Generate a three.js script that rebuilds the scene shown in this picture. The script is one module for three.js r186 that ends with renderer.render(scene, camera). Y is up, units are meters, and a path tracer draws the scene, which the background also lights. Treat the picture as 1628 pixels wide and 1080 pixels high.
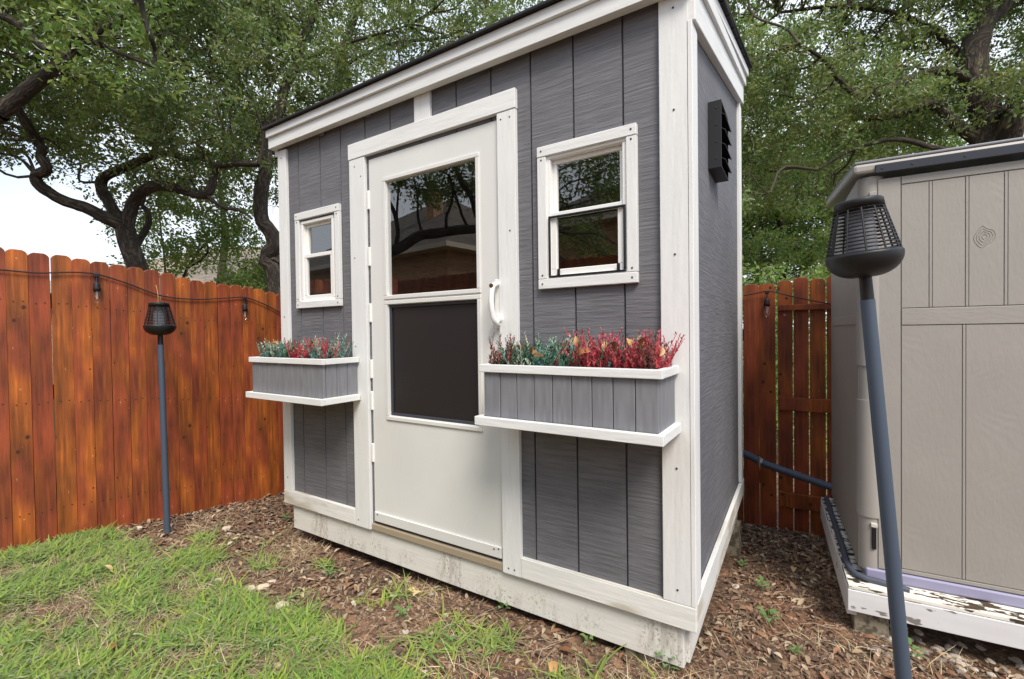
import * as THREE from 'three';
import { RoundedBoxGeometry } from 'three/addons/geometries/RoundedBoxGeometry.js';
import { mergeGeometries } from 'three/addons/utils/BufferGeometryUtils.js';

// ---------------------------------------------------------------- camera, sky, sun, exposure
// World frame: x runs along the shed's front wall (0 = its right corner), z points out of that wall, y up.
const scene = new THREE.Scene();
const F = 736.66, YAW = 0.5662, PITCH = 0.0152, ROLL = 0.0133;
const EYE = new THREE.Vector3(0.3354, 1.1851, 1.6726);
const camera = new THREE.PerspectiveCamera(2 * Math.atan(540 / F) * 180 / Math.PI, 1024 / 679, 0.05, 300);
camera.position.copy(EYE);
camera.rotation.order = 'YXZ';
camera.rotation.set(-PITCH, YAW, -ROLL);
scene.add(camera);

const renderer = new THREE.WebGLRenderer();
renderer.toneMapping = THREE.LinearToneMapping;
renderer.toneMappingExposure = 1.5;
renderer.shadowMap.enabled = true;

// seeded random numbers and noise
let seed = 20260;
const rnd = () => { seed = (seed * 1664525 + 1013904223) >>> 0; return seed / 4294967296; };
const rr = (a, b) => a + (b - a) * rnd();
const hash = (x, y, s) => { let h = (x * 374761393 + y * 668265263 + s * 974634777) | 0; h = Math.imul(h ^ (h >>> 13), 1274126177); h ^= h >>> 16; return (h >>> 0) / 4294967296; };
const mod = (a, n) => ((a % n) + n) % n;
function noise(x, y, px, py, s = 0) {            // value noise, repeating every px, py cells
  const x0 = Math.floor(x), y0 = Math.floor(y), fx = x - x0, fy = y - y0;
  const u = fx * fx * (3 - 2 * fx), v = fy * fy * (3 - 2 * fy);
  const a = hash(mod(x0, px), mod(y0, py), s), b = hash(mod(x0 + 1, px), mod(y0, py), s);
  const c = hash(mod(x0, px), mod(y0 + 1, py), s), d = hash(mod(x0 + 1, px), mod(y0 + 1, py), s);
  return a + (b - a) * u + (c - a) * v + (a - b - c + d) * u * v;
}
const fbm = (u, v, fx, fy, oct, s) => { let t = 0, a = 0.5, n = 0; for (let o = 0; o < oct; o++) { t += a * noise(u * fx, v * fy, fx, fy, s + o); n += a; a *= 0.5; fx *= 2; fy *= 2; } return t / n; };
const sm = (a, b, x) => { const t = Math.min(1, Math.max(0, (x - a) / (b - a))); return t * t * (3 - 2 * t); };

{ // bright sky with thin broken cloud, computed
  const w = 512, h = 256, data = new Float32Array(w * h * 4);
  for (let j = 0; j < h; j++) for (let i = 0; i < w; i++) {
    const el = (j + 0.5) / h * Math.PI - Math.PI / 2, up = Math.max(0, Math.sin(el));
    const c = fbm(i / w, j / h, 6, 6, 5, 11), cl = sm(0.28, 0.62, c);
    const blue = [0.26 + 0.34 * (1 - up) ** 3, 0.45 + 0.26 * (1 - up) ** 3, 0.80 + 0.02 * (1 - up)];
    const white = [0.74, 0.80, 0.88];
    const m = Math.min(1, cl * 0.8 + 0.12 + 0.75 * (1 - up) ** 3);
    const k = (j * w + i) * 4;
    for (let q = 0; q < 3; q++) data[k + q] = (blue[q] * (1 - m) + white[q] * m) * (el < -0.02 ? 0.4 : 1);
    data[k + 3] = 1;
  }
  const sky = new THREE.DataTexture(data, w, h, THREE.RGBAFormat, THREE.FloatType);
  sky.mapping = THREE.EquirectangularReflectionMapping; sky.magFilter = THREE.LinearFilter; sky.needsUpdate = true;
  scene.background = sky; scene.environment = sky;
}
const sun = new THREE.DirectionalLight(0xfff5e8, 2.8);
sun.position.set(7, 13, 6); sun.target.position.set(-1, 0, -1);
sun.castShadow = true; sun.shadow.radius = 45; sun.shadow.mapSize.set(2048, 2048);
Object.assign(sun.shadow.camera, { left: -14, right: 14, top: 14, bottom: -14, near: 0.5, far: 60 });
scene.add(sun, sun.target);

// ---------------------------------------------------------------- pixel -> place
const EX = [Math.cos(YAW), Math.sin(YAW)];
function ray(px, py) {
  const X = px - 814, Y = py - 540, c = Math.cos(ROLL), s = Math.sin(ROLL);
  const a = c * X - s * Y, b = s * X + c * Y, xc = a / F, yc = -b / F;
  const cp = Math.cos(PITCH), sp = Math.sin(PITCH);
  const y = yc * cp - sp, d = cp + yc * sp;
  const cy = Math.cos(YAW), sy = Math.sin(YAW);
  return new THREE.Vector3(xc * cy - d * sy, y, -xc * sy - d * cy);
}
const dep = (px, py, t) => EYE.clone().addScaledVector(ray(px, py), t);
const onz = (px, py, z) => { const r = ray(px, py); return dep(px, py, (z - EYE.z) / r.z); };
const onx = (px, py, x) => { const r = ray(px, py); return dep(px, py, (x - EYE.x) / r.x); };
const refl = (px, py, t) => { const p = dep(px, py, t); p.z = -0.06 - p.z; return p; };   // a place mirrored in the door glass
const bump2 = (x, z) => 0.018 * (fbm(x / 8 + 0.5, z / 8 + 0.5, 16, 16, 3, 70) - 0.5) * 2;
const slope = z => z < -2.6 ? -0.26 - 0.02 * (z + 2.6) * (z < -8 ? 0 : 1) + (z < -8 ? -0.108 : 0) : z > 6 ? 0.6 : 0.1 * z;
const ground = (x, z) => -0.06 + slope(z) + 0.017 * Math.max(-8, Math.min(4, x)) + bump2(x, z);
const onGround = (px, py) => { const r = ray(px, py); let t = 2; for (let i = 0; i < 40; i++) { const p = EYE.clone().addScaledVector(r, t); t += (ground(p.x, p.z) - p.y) / r.y * 0.8; } return EYE.clone().addScaledVector(r, t); };

// ---------------------------------------------------------------- textures and materials
function tex(w, h, fn, srgb = true) {
  const d = new Uint8Array(w * h * 4);
  for (let j = 0; j < h; j++) for (let i = 0; i < w; i++) {
    const c = fn(i / w, j / h, i, j), k = (j * w + i) * 4;
    if (typeof c === 'number') d[k] = d[k + 1] = d[k + 2] = Math.max(0, Math.min(255, c * 255));
    else for (let q = 0; q < 3; q++) d[k + q] = Math.max(0, Math.min(255, c[q]));
    d[k + 3] = 255;
  }
  const t = new THREE.DataTexture(d, w, h);
  t.wrapS = t.wrapT = THREE.RepeatWrapping; t.magFilter = THREE.LinearFilter; t.minFilter = THREE.LinearMipmapLinearFilter; t.generateMipmaps = true;
  if (srgb) t.colorSpace = THREE.SRGBColorSpace;
  t.needsUpdate = true; return t;
}
const mix3 = (a, b, t) => [a[0] + (b[0] - a[0]) * t, a[1] + (b[1] - a[1]) * t, a[2] + (b[2] - a[2]) * t];
const mul3 = (a, k) => [a[0] * k, a[1] * k, a[2] * k];
const std = (o) => new THREE.MeshStandardMaterial(o);
const flat = (r, g, b, rough = 0.7, metal = 0) => { const m = std({ roughness: rough, metalness: metal }); m.color.setRGB(r / 255, g / 255, b / 255, THREE.SRGBColorSpace); return m; };

const M = {};
{ // combed grey siding paint, ribs across the board: 0.5 m tile
  const H = (u, v) => 0.55 * noise(u * 5, v * 90, 5, 90, 1) + 0.3 * noise(u * 14, v * 180, 14, 180, 2) + 0.15 * noise(u * 60, v * 256, 60, 256, 3);
  const c = tex(1024, 1024, (u, v) => mul3([108, 108, 113], 0.84 + 0.27 * H(u, v) + 0.10 * (fbm(u, v, 3, 4, 3, 9) - 0.5)));
  const b = tex(1024, 1024, (u, v) => H(u, v), false);
  M.siding = std({ map: c, bumpMap: b, bumpScale: 0.0016, roughness: 0.72 });
}
{ // white trim paint over an embossed grain running along u
  const H = (u, v) => 0.5 * noise(u * 6 + 2 * noise(u * 3, v * 5, 3, 5, 30), v * 70, 6, 70, 21) + 0.35 * noise(u * 16, v * 140, 16, 140, 22) + 0.15 * noise(u * 90, v * 200, 90, 200, 23);
  const c = tex(512, 512, (u, v) => mul3([229, 230, 229], 0.955 + 0.05 * H(u, v) + 0.03 * (fbm(u, v, 4, 4, 3, 27) - 0.5)));
  const b = tex(512, 512, (u, v) => H(u, v), false);
  M.trim = std({ map: c, bumpMap: b, bumpScale: 0.0012, roughness: 0.62 });
  const d = tex(1024, 1024, (u, v) => {
    const sp = fbm(u, v, 150, 110, 3, 41), area = fbm(u, v, 4, 3, 3, 43), run = fbm(u, v, 40, 6, 3, 46);
    let k = sm(0.58, 0.74, sp) * sm(0.46, 0.70, area) * 0.45;
    k = Math.max(k, sm(0.5, 0.75, area) * sm(0.45, 0.7, run) * 0.28);
    return mix3(mul3([224, 223, 217], 0.95 + 0.06 * H(u, v)), [92, 78, 62], k);
  });
  M.skid = std({ map: d, bumpMap: b, bumpScale: 0.0008, roughness: 0.7 });
  const s = tex(512, 512, (u, v) => mix3(mul3([228, 228, 224], 0.96 + 0.05 * H(u, v)), [150, 136, 112], sm(0.52, 0.75, fbm(u, v, 3, 12, 4, 52)) * 0.45));
  M.trimWorn = std({ map: s, bumpMap: b, bumpScale: 0.0012, roughness: 0.68 });
}
{ // door: smooth enamel
  const c = tex(256, 256, (u, v) => mul3([221, 221, 218], 0.975 + 0.04 * (fbm(u, v, 5, 3, 4, 61) - 0.3)));
  M.door = std({ map: c, roughness: 0.38 });
  M.whitePlastic = flat(235, 235, 232, 0.35);
}
{ // box boards: brushed grey paint
  const c = tex(256, 256, (u, v) => mul3([122, 123, 128], 0.93 + 0.12 * noise(u * 40, v * 6, 40, 6, 71) + 0.06 * (fbm(u, v, 4, 4, 3, 72) - 0.5)));
  M.boxBoard = std({ map: c, roughness: 0.66 });
}
M.fence = [];
{ // stained cedar, grain along v
  const knots = []; for (let i = 0; i < 11; i++) knots.push([hash(i, 1, 5), hash(i, 2, 5), 0.006 + 0.012 * hash(i, 3, 5)]);
  const base = (u, v) => {
    let warp = 0, kn = 0;
    for (const [ku, kv, kr] of knots) { let du = u - ku, dv = v - kv; du -= Math.round(du); dv -= Math.round(dv); const q = Math.hypot(du * 1.0, dv * 0.8) / kr; if (q < 5) { warp += 0.012 * Math.exp(-q * q / 3) * Math.sign(du); kn = Math.max(kn, 1 - sm(0.4, 1.1, q)); } }
    const uu = u + warp + 0.006 * fbm(u, v, 3, 5, 2, 90);
    const g = 0.55 * noise(uu * 60, v * 4, 60, 4, 91) + 0.3 * noise(uu * 160, v * 9, 160, 9, 92) + 0.15 * noise(uu * 240, v * 30, 240, 30, 93);
    return [g, kn];
  };
  const c = tex(1024, 1024, (u, v) => {
    const [g, kn] = base(u, v), bl = fbm(u, v, 8, 4, 4, 95), red = fbm(u, v, 6, 2, 3, 99), scuff = sm(0.86, 0.9, fbm(u, v, 50, 18, 3, 101));
    let col = mix3([178, 97, 38], [150, 73, 42], sm(0.35, 0.68, red));
    col = mul3(col, 0.72 + 0.40 * g + 0.45 * (bl - 0.5));
    col = mix3(col, [62, 30, 17], kn * 0.85);
    return mix3(col, [205, 165, 120], scuff * 0.7);
  });
  const b = tex(512, 512, (u, v) => base(u, v)[0], false);
  for (const t of [[1, 1, 1], [0.92, 0.9, 0.88], [1.05, 1.03, 1.0], [0.97, 0.91, 0.9], [1.03, 1.06, 1.03]]) { const m = std({ map: c, bumpMap: b, bumpScale: 0.0014, roughness: 0.58 }); m.color.setRGB(...t); M.fence.push(m); }
}
{ // resin shed: moulded taupe with fine wood relief
  const H = (u, v) => { const w = 0.6 * fbm(u, v, 4, 2, 3, 111); return 0.5 + 0.16 * Math.sin((v * 16 + w * 14) * 6.283) * sm(0.5, 0.7, fbm(u, v, 3, 5, 2, 112)) + 0.45 * (noise(u * 40, v * 140, 40, 140, 113) - 0.5) + 0.3 * (fbm(u, v, 60, 90, 2, 114) - 0.5); };
  const b = tex(1024, 1024, (u, v) => H(u, v), false);
  const c = tex(512, 512, (u, v) => mul3([156, 152, 146], 0.97 + 0.05 * fbm(u, v, 5, 5, 4, 115)));
  M.resin = std({ map: c, bumpMap: b, bumpScale: 0.0007, roughness: 0.5 });
  M.resinPlain = flat(158, 154, 148, 0.45);
  M.resinDark = flat(38, 42, 52, 0.4);
  M.lilac = flat(150, 148, 176, 0.5);
}
{ // peeling white paint on platform boards
  const p = (u, v) => fbm(u, v, 8, 40, 4, 121) * 0.6 + fbm(u, v, 30, 60, 3, 125) * 0.4;
  const c = tex(1024, 512, (u, v) => { const k = sm(0.53, 0.56, p(u, v)); const wood = mix3([98, 78, 56], [44, 38, 30], fbm(u, v, 20, 30, 3, 127)); return mix3(mul3([232, 228, 218], 0.94 + 0.08 * fbm(u, v, 12, 12, 2, 128)), wood, k); });
  M.peel = std({ map: c, roughness: 0.75 });
  const c2 = tex(512, 512, (u, v) => { const k = sm(0.66, 0.70, p(u, v)) * 0.8; return mix3(mul3([222, 222, 224], 0.95 + 0.06 * fbm(u, v, 12, 40, 2, 129)), [105, 98, 92], k); });
  M.platform = std({ map: c2, roughness: 0.66 });
}
{
  const c = tex(512, 512, (u, v) => mix3([150, 140, 122], [92, 84, 70], sm(0.4, 0.7, fbm(u, v, 20, 20, 4, 131))));
  M.block = std({ map: c, bumpMap: c, bumpScale: 0.003, roughness: 0.95 });
}
{ // bark
  const H = (u, v) => 0.6 * Math.abs(fbm(u, v, 14, 5, 4, 141) - 0.5) * 2 + 0.4 * fbm(u, v, 40, 20, 3, 145);
  const c = tex(512, 512, (u, v) => mix3([46, 40, 35], [104, 94, 82], sm(0.15, 0.7, H(u, v))));
  const b = tex(512, 512, H, false);
  M.bark = std({ map: c, bumpMap: b, bumpScale: 0.02, roughness: 0.95 });
  M.twig = flat(74, 66, 56, 0.95);
}
{ // roof shingles, 1 m tile: seven courses (far roofs only)
  const mk = (A, B, s) => tex(512, 512, (u, v) => {
    const row = Math.floor(v * 7), fv = v * 7 - row, uu = u * 4 + hash(row, 3, s) * 4, tab = Math.floor(uu);
    let k = hash(mod(tab, 4), row, s) * 0.5 + 0.5 * noise(u * 120, v * 120, 120, 120, s);
    const col = mix3(A, B, k);
    return fv < 0.09 ? mul3(col, 0.55) : col;
  });
  M.roofBeige = std({ map: mk([128, 116, 102], [172, 158, 140], 151), roughness: 0.95 });
  M.roofBrown = std({ map: mk([72, 64, 56], [104, 94, 82], 155), roughness: 0.95 });
  M.roofBlack = std({ map: mk([26, 26, 27], [48, 48, 49], 158), roughness: 0.95 });
  M.brick = std({ map: tex(512, 512, (u, v) => { const row = Math.floor(v * 14), fv = v * 14 - row, uu = u * 5 + (row % 2) * 0.5, c = Math.floor(uu), fu = uu - c; return fv < 0.1 || fu < 0.04 ? [150, 138, 120] : mix3([150, 108, 76], [186, 146, 106], hash(mod(c, 5), row, 162)); }), roughness: 0.9 });
}
{ // bare soil, 2 m tile
  const c = tex(2048, 2048, (u, v) => {
    const big = fbm(u, v, 5, 5, 5, 171), fine = fbm(u, v, 90, 90, 4, 176), red = fbm(u, v, 9, 9, 3, 181), pale = sm(0.74, 0.82, fbm(u, v, 200, 200, 2, 186));
    let col = mix3([74, 58, 46], [128, 100, 78], sm(0.25, 0.75, big * 0.5 + fine * 0.5));
    col = mix3(col, [118, 78, 58], 0.5 * sm(0.5, 0.75, red));
    return mix3(mul3(col, 0.7 + 0.6 * fine), [190, 176, 156], pale * 0.7);
  });
  const b = tex(1024, 1024, (u, v) => 0.5 * fbm(u, v, 60, 60, 4, 191) + 0.5 * fbm(u, v, 16, 16, 3, 195), false);
  M.soil = std({ map: c, bumpMap: b, bumpScale: 0.02, roughness: 1, vertexColors: true });
}
M.glass = new THREE.MeshPhysicalMaterial({ color: 0xffffff, transmission: 1, thickness: 0, roughness: 0, ior: 2.45 });
M.bulb = new THREE.MeshPhysicalMaterial({ color: 0xffffff, transmission: 1, thickness: 0, roughness: 0.02, ior: 1.9 });
M.screen = flat(38, 36, 37, 0.4);
M.black = flat(24, 25, 28, 0.45); M.cable = flat(30, 32, 38, 0.55); M.nail = flat(52, 46, 40, 0.6);
M.interior = flat(120, 98, 70, 0.9); M.darkSill = flat(158, 144, 122, 0.9);
M.pole = flat(70, 82, 98, 0.5); M.pipe = flat(74, 84, 102, 0.45); M.steel = flat(190, 190, 188, 0.3, 0.9);
M.ventBlack = flat(28, 29, 33, 0.5); M.roofEdge = flat(30, 30, 33, 0.9); M.greyBlock = flat(104, 104, 108, 0.7);

// ---------------------------------------------------------------- builders
const numbers = {};
const numbered = n => { const k = numbers[n] = (numbers[n] ?? -1) + 1; return k ? `${n}_${String(k).padStart(3, '0')}` : n; };
function thing(name, label, category, pos = [0, 0, 0], group) {
  const o = new THREE.Group(); o.name = numbered(name); o.position.set(...pos); o.userData = { label, category }; if (group) o.userData.group = group; scene.add(o); return o;
}
function P(name, geo, mat, parent) { const m = new THREE.Mesh(geo, mat); m.name = name; m.castShadow = m.receiveShadow = true; parent.add(m); return m; }
function tagMesh(name, geo, mat, label, category, group) { const m = P(numbered(name), geo, mat, scene); m.userData = { label, category }; if (group) m.userData.group = group; return m; }
let uvShift = 0;
function uvBox(g, size = 1, along = 'x') {        // uv in metres by the way each face points; `along` = the axis the grain follows
  const p = g.attributes.position, n = g.attributes.normal, uv = new Float32Array(p.count * 2); uvShift += 0.377; const o = uvShift % 1, o2 = (uvShift * 1.7) % 1;
  for (let i = 0; i < p.count; i++) {
    const X = p.getX(i), Y = p.getY(i), Z = p.getZ(i), a = Math.abs(n.getX(i)), b = Math.abs(n.getY(i)), c = Math.abs(n.getZ(i));
    let s, t; if (c >= a && c >= b) { s = X; t = Y; } else if (a >= b) { s = Z; t = Y; } else { s = X; t = Z; }
    if (along === 'y') [s, t] = [t, s];
    if (along === 'z' && b > c) [s, t] = [Z, X];
    uv[2 * i] = s / size + o; uv[2 * i + 1] = t / size + o2;
  }
  g.setAttribute('uv', new THREE.BufferAttribute(uv, 2)); return g;
}
// a box given by its limits, edges eased
function bx(x0, x1, y0, y1, z0, z1, along = 'x', size = 1, r = 0.003) {
  const w = Math.abs(x1 - x0), h = Math.abs(y1 - y0), d = Math.abs(z1 - z0);
  const g = r ? new RoundedBoxGeometry(w, h, d, 1, Math.min(r, w / 3, h / 3, d / 3)) : new THREE.BoxGeometry(w, h, d).toNonIndexed();
  g.translate((x0 + x1) / 2, (y0 + y1) / 2, (z0 + z1) / 2); return uvBox(g, size, along);
}
const merge = a => mergeGeometries(a.map(g => { const q = g.index ? g.toNonIndexed() : g; for (const k of Object.keys(q.attributes)) if (!['position', 'normal', 'uv'].includes(k)) q.deleteAttribute(k); return q; }));
const nailGeo = new THREE.CylinderGeometry(0.0038, 0.0038, 0.003, 8); nailGeo.rotateX(Math.PI / 2);
function nails(parent, list) { for (const [x, y, z] of list) P('nail_head', nailGeo, M.nail, parent).position.set(x, y, z); }
// pickets are parts already: their pair of nails at each rail stays one small piece
function nailRow(parent, list) { P('nail_heads', merge(list.map(([x, y, z]) => nailGeo.clone().translate(x, y, z))), M.nail, parent).userData.kind = 'stuff'; }
function tube(pts, r, rad = 8, seg = 0, closed = false) { return new THREE.TubeGeometry(new THREE.CatmullRomCurve3(pts, closed), seg || pts.length * 6, r, rad, closed); }
function taper(pts, r0, r1, radial = 8, step = 4, wob = 0.08) {   // gnarled tapering limb
  const curve = new THREE.CatmullRomCurve3(pts), n = (pts.length - 1) * step, pos = [], nor = [], uv = [], idx = [];
  const fr = curve.computeFrenetFrames(n, false), L = curve.getLength();
  for (let i = 0; i <= n; i++) {
    const t = i / n, c = curve.getPointAt(t), R = r0 + (r1 - r0) * t;
    for (let j = 0; j <= radial; j++) {
      const a = j / radial * 2 * Math.PI, k = R * (1 + wob * (noise(Math.cos(a) * 1.5 + 9, t * n * 0.5 + Math.sin(a) * 1.5 + 5, 64, 64, 7) - 0.5) * 2);
      const dx = fr.normals[i].clone().multiplyScalar(Math.cos(a)).addScaledVector(fr.binormals[i], Math.sin(a));
      pos.push(c.x + dx.x * k, c.y + dx.y * k, c.z + dx.z * k); nor.push(dx.x, dx.y, dx.z); uv.push(j / radial * Math.max(1, Math.round(R * 10)), t * L * 1.5);
      if (i < n && j < radial) { const q = i * (radial + 1) + j; idx.push(q, q + 1, q + radial + 1, q + 1, q + radial + 2, q + radial + 1); }
    }
  }
  const g = new THREE.BufferGeometry(); g.setAttribute('position', new THREE.Float32BufferAttribute(pos, 3)); g.setAttribute('normal', new THREE.Float32BufferAttribute(nor, 3)); g.setAttribute('uv', new THREE.Float32BufferAttribute(uv, 2)); g.setIndex(idx); return g;
}
const V3 = (x, y, z) => new THREE.Vector3(x, y, z);
const lathe = (pts, n = 24) => new THREE.LatheGeometry(pts.map(p => new THREE.Vector2(...p)), n);

// ================================================================ THE GROUND
{
  const N = 300, S = u => Math.sign(u) * (4.2 * Math.abs(u) + 110 * Math.abs(u) ** 6), pos = [], col = [], uv = [], idx = [];
  for (let j = 0; j <= N; j++) for (let i = 0; i <= N; i++) {
    const x = -1 + S(i / N * 2 - 1), z = S(j / N * 2 - 1);
    pos.push(x, ground(x, z) + (Math.abs(x + 1) < 4 && Math.abs(z) < 4 ? 0.012 * (fbm(x / 2 + 9, z / 2 + 9, 40, 40, 2, 77) - 0.5) : 0), z);
    const tan = sm(0.4, 0.75, fbm(x / 8 + 0.3, z / 8 + 0.3, 12, 12, 3, 78)) * 0.5, far = Math.abs(x) > 9 || Math.abs(z) > 9 ? 1 : 0;
    const c = far ? [0.55, 0.85, 0.4] : [1 + 0.35 * tan, 1 + 0.25 * tan, 1];
    col.push(...c); uv.push(x / 2, z / 2);
    if (i < N && j < N) { const q = j * (N + 1) + i; idx.push(q, q + N + 1, q + 1, q + 1, q + N + 1, q + N + 2); }
  }
  const g = new THREE.BufferGeometry(); g.setAttribute('position', new THREE.Float32BufferAttribute(pos, 3)); g.setAttribute('color', new THREE.Float32BufferAttribute(col, 3)); g.setAttribute('uv', new THREE.Float32BufferAttribute(uv, 2)); g.setIndex(idx); g.computeVertexNormals();
  const m = P('ground', g, M.soil, scene); m.userData = { kind: 'structure', label: 'bare brown soil yard sloping down to the back fence' };
}

// ================================================================ THE SHED
const W = 2.44, D = 1.6;
const skew = g => { const p = g.attributes.position; for (let i = 0; i < p.count; i++) p.setX(i, p.getX(i) + 0.012 * p.getZ(i)); return g; };   // the side wall is not quite square
{
  const shed = thing('garden_shed', 'dark grey garden shed with white trim, white storm door and two small windows', 'shed');
  const door = [-1.632, -0.792, 0.17, 2.118], winR = [-0.553, -0.225, 1.403, 1.9], winL = [-2.222, -1.925, 1.386, 1.862];
  const holes = [door, winR, winL], topY = 2.42;
  // wall panel behind the grooves, with its openings
  const sh = new THREE.Shape([[-W + 0.03, 0.14], [-0.03, 0.14], [-0.03, topY], [-W + 0.03, topY]].map(p => new THREE.Vector2(...p)));
  for (const [a, b, c, d] of holes) sh.holes.push(new THREE.Path([[a, c], [a, d], [b, d], [b, c]].map(p => new THREE.Vector2(...p))));
  const pg = new THREE.ExtrudeGeometry(sh, { depth: 0.022, bevelEnabled: false }); pg.translate(0, 0, -0.055);
  P('wall_panel', uvBox(pg, 0.5), M.siding, shed);
  // siding boards between grooves, cut round the openings
  const gr = [[990, 100], [911, 100], [843, 100], [780, 110], [725, 150], [668, 160], [620, 190], [580, 205], [541, 230], [509, 260], [475, 300]].map(([a, b]) => onz(a, b, -0.02).x);
  const edges = [-0.02, ...gr, -W + 0.02];
  for (let i = 0; i < edges.length - 1; i++) {
    const R = edges[i] - (i ? 0.004 : 0), L = edges[i + 1] + (i < edges.length - 2 ? 0.004 : 0);
    let rects = [[L, R, 0.14, topY]];
    for (const [a, b, c, d] of holes) rects = rects.flatMap(([x0, x1, y0, y1]) => {
      if (b <= x0 || a >= x1 || d <= y0 || c >= y1) return [[x0, x1, y0, y1]];
      const out = []; if (a > x0 + 1e-4) out.push([x0, a, y0, y1]); if (b < x1 - 1e-4) out.push([b, x1, y0, y1]);
      const u0 = Math.max(x0, a), u1 = Math.min(x1, b); if (c > y0) out.push([u0, u1, y0, c]); if (d < y1) out.push([u0, u1, d, y1]); return out;
    });
    // a board the opening cuts right through is two boards, above and below it
    const groups = []; for (const r of rects) { const hit = groups.find(gp => gp.some(q => q[0] <= r[1] + 1e-4 && r[0] <= q[1] + 1e-4 && q[2] <= r[3] + 1e-4 && r[2] <= q[3] + 1e-4)); hit ? hit.push(r) : groups.push([r]); }
    for (const gp of groups) P('siding_board', uvBox(merge(gp.map(r => bx(...r, -0.033, -0.02, 'x', 0.5, 0))), 0.5), M.siding, shed);
  }
  // other walls, floor, so that the room inside is closed
  const sideWall = (x0, x1, z1) => { const q = new THREE.Shape([[-z1, 0.14], [D - 0.01, 0.14], [D - 0.01, 2.40 + 0.235 * (D - 0.01)], [-z1, 2.40 - 0.235 * z1]].map(p => new THREE.Vector2(...p))), g = new THREE.ExtrudeGeometry(q, { depth: x1 - x0, bevelEnabled: false }); g.rotateY(Math.PI / 2); g.translate(x0, 0, 0); return uvBox(g, 0.5); };
  P('side_siding', skew(sideWall(-0.05, -0.008, -0.056)), M.siding, shed);
  P('side_siding', sideWall(-W, -W + 0.04, -0.056), M.siding, shed);
  P('back_siding', bx(-W + 0.04, -0.08, 0.14, 2.755, -D + 0.01, -D + 0.05, 'x', 0.5, 0), M.siding, shed);
  P('floor', bx(-W + 0.03, -0.05, 0.13, 0.165, -D + 0.06, -0.056, 'x', 1, 0), M.interior, shed);
  // trim boards
  const tr = (n, g, nl, m = M.trim) => { const o = P(n, g, m, shed); if (nl) nails(o, nl.map(([x, y]) => [x, y, 0.0005])); return o; };
  tr('corner_trim', bx(-0.101, 0, 0.222, 2.42, -0.02, 0, 'y'), [[-0.05, 0.27], [-0.05, 0.7], [-0.05, 1.45], [-0.05, 1.95], [-0.05, 2.3]]);
  P('corner_trim', skew(bx(-0.008, 0.012, 0.222, 2.24, -0.095, -0.0, 'y')), M.trim, shed);
  P('corner_trim', skew(bx(-0.008, 0.012, 0.232, 2.58, -D - 0.0, -D + 0.09, 'y')), M.trim, shed);
  tr('corner_trim', bx(-W, -W + 0.085, 0.222, 2.33, -0.02, 0, 'y'), [[-W + 0.04, 2.28], [-W + 0.04, 1.3], [-W + 0.04, 0.3]]);
  P('corner_trim', bx(-W - 0.002, -W + 0.018, 0.222, 2.33, -0.11, -0.0205, 'y'), M.trim, shed);
  tr('door_casing', bx(-0.792, -0.698, 0.134, 2.131, -0.02, 0.001, 'y'), [[-0.76, 0.16], [-0.73, 0.16], [-0.72, 0.8], [-0.72, 1.12], [-0.73, 1.62], [-0.77, 2.1], [-0.725, 2.1]]);
  tr('door_casing', bx(-1.766, -1.644, 0.134, 2.131, -0.02, 0.001, 'y'), [[-1.74, 0.17], [-1.73, 0.9], [-1.735, 1.12], [-1.73, 1.6], [-1.72, 2.09], [-1.67, 2.03]]);
  tr('door_header', bx(-1.77, -0.696, 2.132, 2.216, -0.02, 0.004, 'x'), [[-1.75, 2.15], [-1.45, 2.17], [-1.1, 2.17], [-0.72, 2.19]]);
  tr('centre_trim', bx(-1.281, -1.178, 2.217, 2.42, -0.02, -0.003, 'y'));
  tr('base_trim', bx(-0.697, 0.012, 0.136, 0.2215, -0.02, 0.0025, 'x'), [[-0.66, 0.19], [-0.36, 0.18], [-0.05, 0.19]], M.trimWorn);
  tr('base_trim', bx(-W, -1.767, 0.136, 0.2215, -0.02, 0.0025, 'x'), [[-2.2, 0.18], [-1.9, 0.17]], M.trimWorn);
  P('base_trim', skew(bx(-0.006, 0.014, 0.136, 0.228, -D - 0.03, -0.0205, 'z')), M.trimWorn, shed);
  // skids under the floor
  P('skid', bx(-W + 0.06, -0.035, -0.02, 0.135, -0.06, -0.022, 'x', 1), M.skid, shed);
  P('skid', skew(bx(-0.06, -0.022, -0.02, 0.135, -D, -0.0605, 'z', 1)), M.skid, shed);
  P('skid', bx(-W + 0.06, -0.08, -0.02, 0.13, -D + 0.01, -D + 0.05, 'x', 1), M.skid, shed);
  P('door_sill', bx(-1.64, -0.795, 0.1355, 0.168, -0.056, -0.005, 'x'), M.darkSill, shed);
  // roof: front fascia in two boards, rising rake boards, shingles
  P('fascia', bx(-W - 0.03, 0.02, 2.338, 2.402, 0.0, 0.04, 'x'), M.trim, shed);
  P('fascia', bx(-W - 0.032, 0.022, 2.4025, 2.448, 0.0, 0.055, 'x'), M.trim, shed);
  P('soffit', bx(-W - 0.02, 0.01, 2.36, 2.37, -0.02, -0.0005, 'x'), M.trim, shed);
  const rise = 0.235, tilt = g => { const p = g.attributes.position; for (let i = 0; i < p.count; i++) p.setY(i, p.getY(i) - rise * p.getZ(i)); g.computeVertexNormals(); return g; };
  P('rake_board', skew(tilt(bx(-0.008, 0.022, 2.235, 2.35, -D - 0.04, -0.001, 'z'))), M.trim, shed);
  P('rake_board', skew(tilt(bx(-0.008, 0.036, 2.351, 2.405, -D - 0.06, -0.001, 'z'))), M.trim, shed);
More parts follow.
